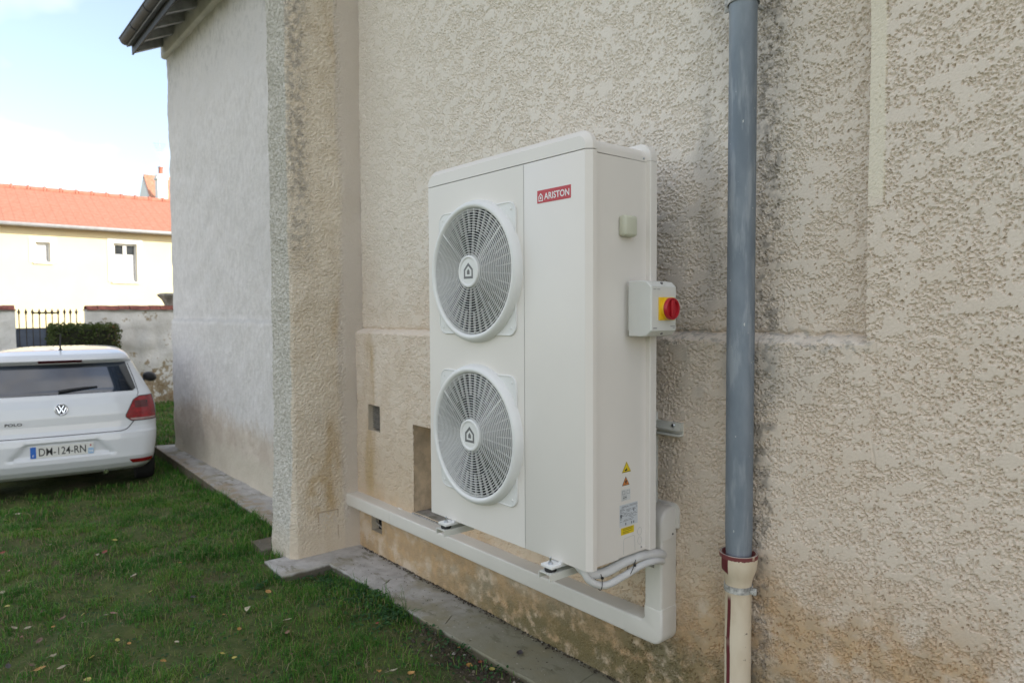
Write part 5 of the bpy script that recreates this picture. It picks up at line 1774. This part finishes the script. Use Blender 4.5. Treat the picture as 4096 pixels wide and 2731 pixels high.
# the tall grass tuft on the edge of the apron
tf = empty('grass_tuft', (-0.62, 0.262, 0.0), 'tall thin grass tuft growing against the concrete edge', 'weed')
tm = M['clover']
rt = random.Random(3)
gr = pm('tuft_green', (0.075, 0.14, 0.035), 0.6, var=0.3, scale=30)
for k in range(22):
    a, h, ln = rt.uniform(0, 2 * PI), rt.uniform(0.05, 0.13), rt.uniform(0.3, 1.2)
    if k < 4:
        h, ln = (0.21, 0.20, 0.17, 0.15)[k], (0.25, 0.35, 0.5, 0.45)[k]
        a = (3.3, 2.6, 5.5, 4.0)[k]
    bx, by = -0.62 + rt.uniform(-.03, .03), 0.245 + rt.uniform(-.02, .012)
    pts = [(bx + math.cos(a) * h * ln * u * u, by + math.sin(a) * h * ln * u * u * 0.6, 0.0 + h * (u - 0.25 * ln * u * u)) for u in (0, .3, .6, .85, 1)]
    MB().tube(pts, [.0018, .0017, .0013, .0009, .0002], 4).build('blade', gr, tf)
wd = empty('broad_leaved_weed', (-0.20, 0.232, 0.0), 'small broad leaved weed at the edge of the bare soil beside the concrete', 'weed')
wdm = pm('weed_leaf', (0.055, 0.13, 0.05), 0.6, var=0.3, scale=40)


def leaf_shape(L, Wd, curl, fold, stem, seed, n=7):
    r = random.Random(seed)
    mb = MB()
    ls = []
    for k in range(n + 1):
        u = k / n
        w = Wd * 0.5 * math.sin(PI * min(1, u ** 0.8)) ** 0.75 * (1 + r.uniform(-.08, .08)) + 0.0004
        zc = curl * (u - 0.5) ** 2 * L * 4
        ls.append([(L * (u - .5), -w, zc + fold * w), (L * (u - .5), 0, zc), (L * (u - .5), w, zc + fold * w * r.uniform(.6, 1.3))])
    mb.loops(ls, False)
    if stem:
        mb.tube([(-L / 2, 0, curl * L), (-L / 2 - stem, r.uniform(-.3, .3) * stem, curl * L * .6)], 0.0009, 4)
    return mb


for k in range(14):
    a = rt.uniform(0, 2 * PI)
    rr = rt.uniform(0.008, 0.045)
    me = leaf_shape(rt.uniform(.022, .036), rt.uniform(.014, .022), rt.uniform(-.3, -.1), .35, .012, k).mesh('leaf', wdm, 60)
    place('leaf', me, wd, (-0.20 + rr * math.cos(a) * 1.4, 0.215 + rr * math.sin(a) * 0.7, 0.012 + rt.uniform(0, .025)), (rt.uniform(-.4, .4), rt.uniform(-.5, .1), a))

LEAFCOL = {'yellow': (0.36, 0.31, 0.075), 'orange': (0.38, 0.20, 0.055), 'cream': (0.36, 0.32, 0.225), 'red': (0.24, 0.055, 0.035), 'pink': (0.32, 0.17, 0.13), 'brown': (0.14, 0.085, 0.06), 'grey': (0.075, 0.065, 0.068)}
LM = {k: pm('leaf_' + k, v, 0.65, var=0.3, scale=45) for k, v in LEAFCOL.items()}
shapes = [(.058, .030, .10, .35, .018), (.046, .034, -.08, .30, .0), (.050, .022, .18, .6, .022), (.030, .022, .06, .4, .0), (.040, .030, .22, .5, .012)]
SH = {(k, c): leaf_shape(*s, seed=k).mesh('fallen_leaf', LM[c], 60) for k, s in enumerate(shapes) for c in LM}
fall = [
    (-2.212, -1.455, 'yellow', 1), (-1.831, -1.121, 'yellow', 1), (-1.694, -1.006, 'pink', 0), (-1.70, -1.042, 'cream', 3), (-1.871, -1.447, 'cream', 4), (-1.825, -1.393, 'cream', 0),
    (-1.716, -1.424, 'pink', 2), (-1.336, -1.052, 'yellow', 3), (-1.274, -1.011, 'orange', 3), (-1.261, -1.392, 'orange', 0), (-1.051, -1.232, 'yellow', 1), (-0.949, -0.928, 'orange', 3),
    (-1.367, -1.330, 'cream', 2), (-1.335, -1.414, 'brown', 2), (-1.225, -1.313, 'cream', 2), (-1.238, -1.181, 'yellow', 4), (-2.262, -0.788, 'cream', 0), (-2.518, -1.057, 'brown', 0),
    (-1.950, -0.757, 'yellow', 3), (-2.029, -0.957, 'yellow', 2), (-1.663, -1.153, 'cream', 3), (-1.661, -1.220, 'cream', 3), (-2.496, -1.454, 'cream', 4), (-1.783, -1.280, 'orange', 3),
    (-1.395, -1.510, 'grey', 2), (-1.872, -1.226, 'brown', 2), (-4.705, -1.198, 'cream', 0), (-4.148, -1.116, 'orange', 0), (-4.133, -1.153, 'cream', 3), (-3.625, -1.220, 'cream', 0),
    (-3.418, -1.104, 'cream', 3), (-3.120, -0.738, 'yellow', 4), (-2.888, -0.887, 'cream', 3), (-2.906, -0.844, 'red', 0), (-3.246, -0.265, 'red', 3), (-2.300, -0.498, 'orange', 3),
    (-1.452, -0.217, 'orange', 0), (-1.281, -0.403, 'cream', 1), (-1.334, -0.518, 'orange', 3), (-1.051, -0.530, 'orange', 2), (-1.141, -0.817, 'cream', 3), (-0.758, -0.651, 'yellow', 3),
    (-0.835, -0.683, 'yellow', 4), (-3.393, -1.402, 'red', 0), (-2.986, -1.389, 'pink', 3), (-1.697, -0.584, 'grey', 1), (-0.179, -0.175, 'orange', 1), (-0.116, -0.132, 'cream', 2),
    (-0.045, -0.080, 'orange', 0), (0.163, 0.235, 'yellow', 3), (0.058, 0.178, 'orange', 4), (0.060, 0.245, 'red', 3), (0.078, 0.262, 'pink', 3), (-0.107, 0.240, 'orange', 3),
    (-0.582, 0.043, 'red', 3), (-0.95, -0.30, 'cream', 0), (-0.86, -0.34, 'pink', 0), (-1.62, -1.36, 'brown', 0), (-2.05, -1.30, 'brown', 3), (-0.62, -0.42, 'brown', 3)]
rl_ = random.Random(12)
ORD = 'first second third fourth fifth sixth seventh eighth ninth tenth eleventh twelfth thirteenth fourteenth fifteenth sixteenth seventeenth eighteenth nineteenth twentieth'.split()
rank = {}
for c in LM:
    mine = sorted((i for i, f in enumerate(fall) if f[2] == c), key=lambda i: math.hypot(fall[i][0] - CR.x, fall[i][1] - CR.y))
    for r_, i in enumerate(mine):
        rank[i] = (r_, len(mine))
LOOK = ['pointed', 'rounded', 'narrow', 'small', 'cupped']
for i, (x, y, c, k) in enumerate(fall):
    z = float(lawn_z(np.array([x]), np.array([y]))[0])
    bare = x > -0.2 and y > 0.1
    o = place('fallen_leaf', SH[(k, c)], None, (x, y, z + (0.010 if bare else 0.026)), (rl_.uniform(-.35, .35), rl_.uniform(-.3, .3), rl_.uniform(0, 2 * PI)), (rl_.uniform(.70, 1.05),) * 3)
    where = 'on bare soil' if bare else 'on the grass'
    cn = c if c != 'grey' else 'dark grey'
    r_, n_l = rank[i]
    props(o, '%s %s fallen leaf %s, %s of its colour from the parked car' % (LOOK[k], cn, where, ORD[r_] if r_ < n_l - 1 else 'last'), 'leaf', 'fallen leaves on the lawn')
o = place('fallen_leaf', SH[(0, 'grey')], None, (0.178, 0.396, 0.064), (0.1, 0.05, 2.2))
props(o, 'dark grey dry leaf lying on the concrete apron', 'leaf')
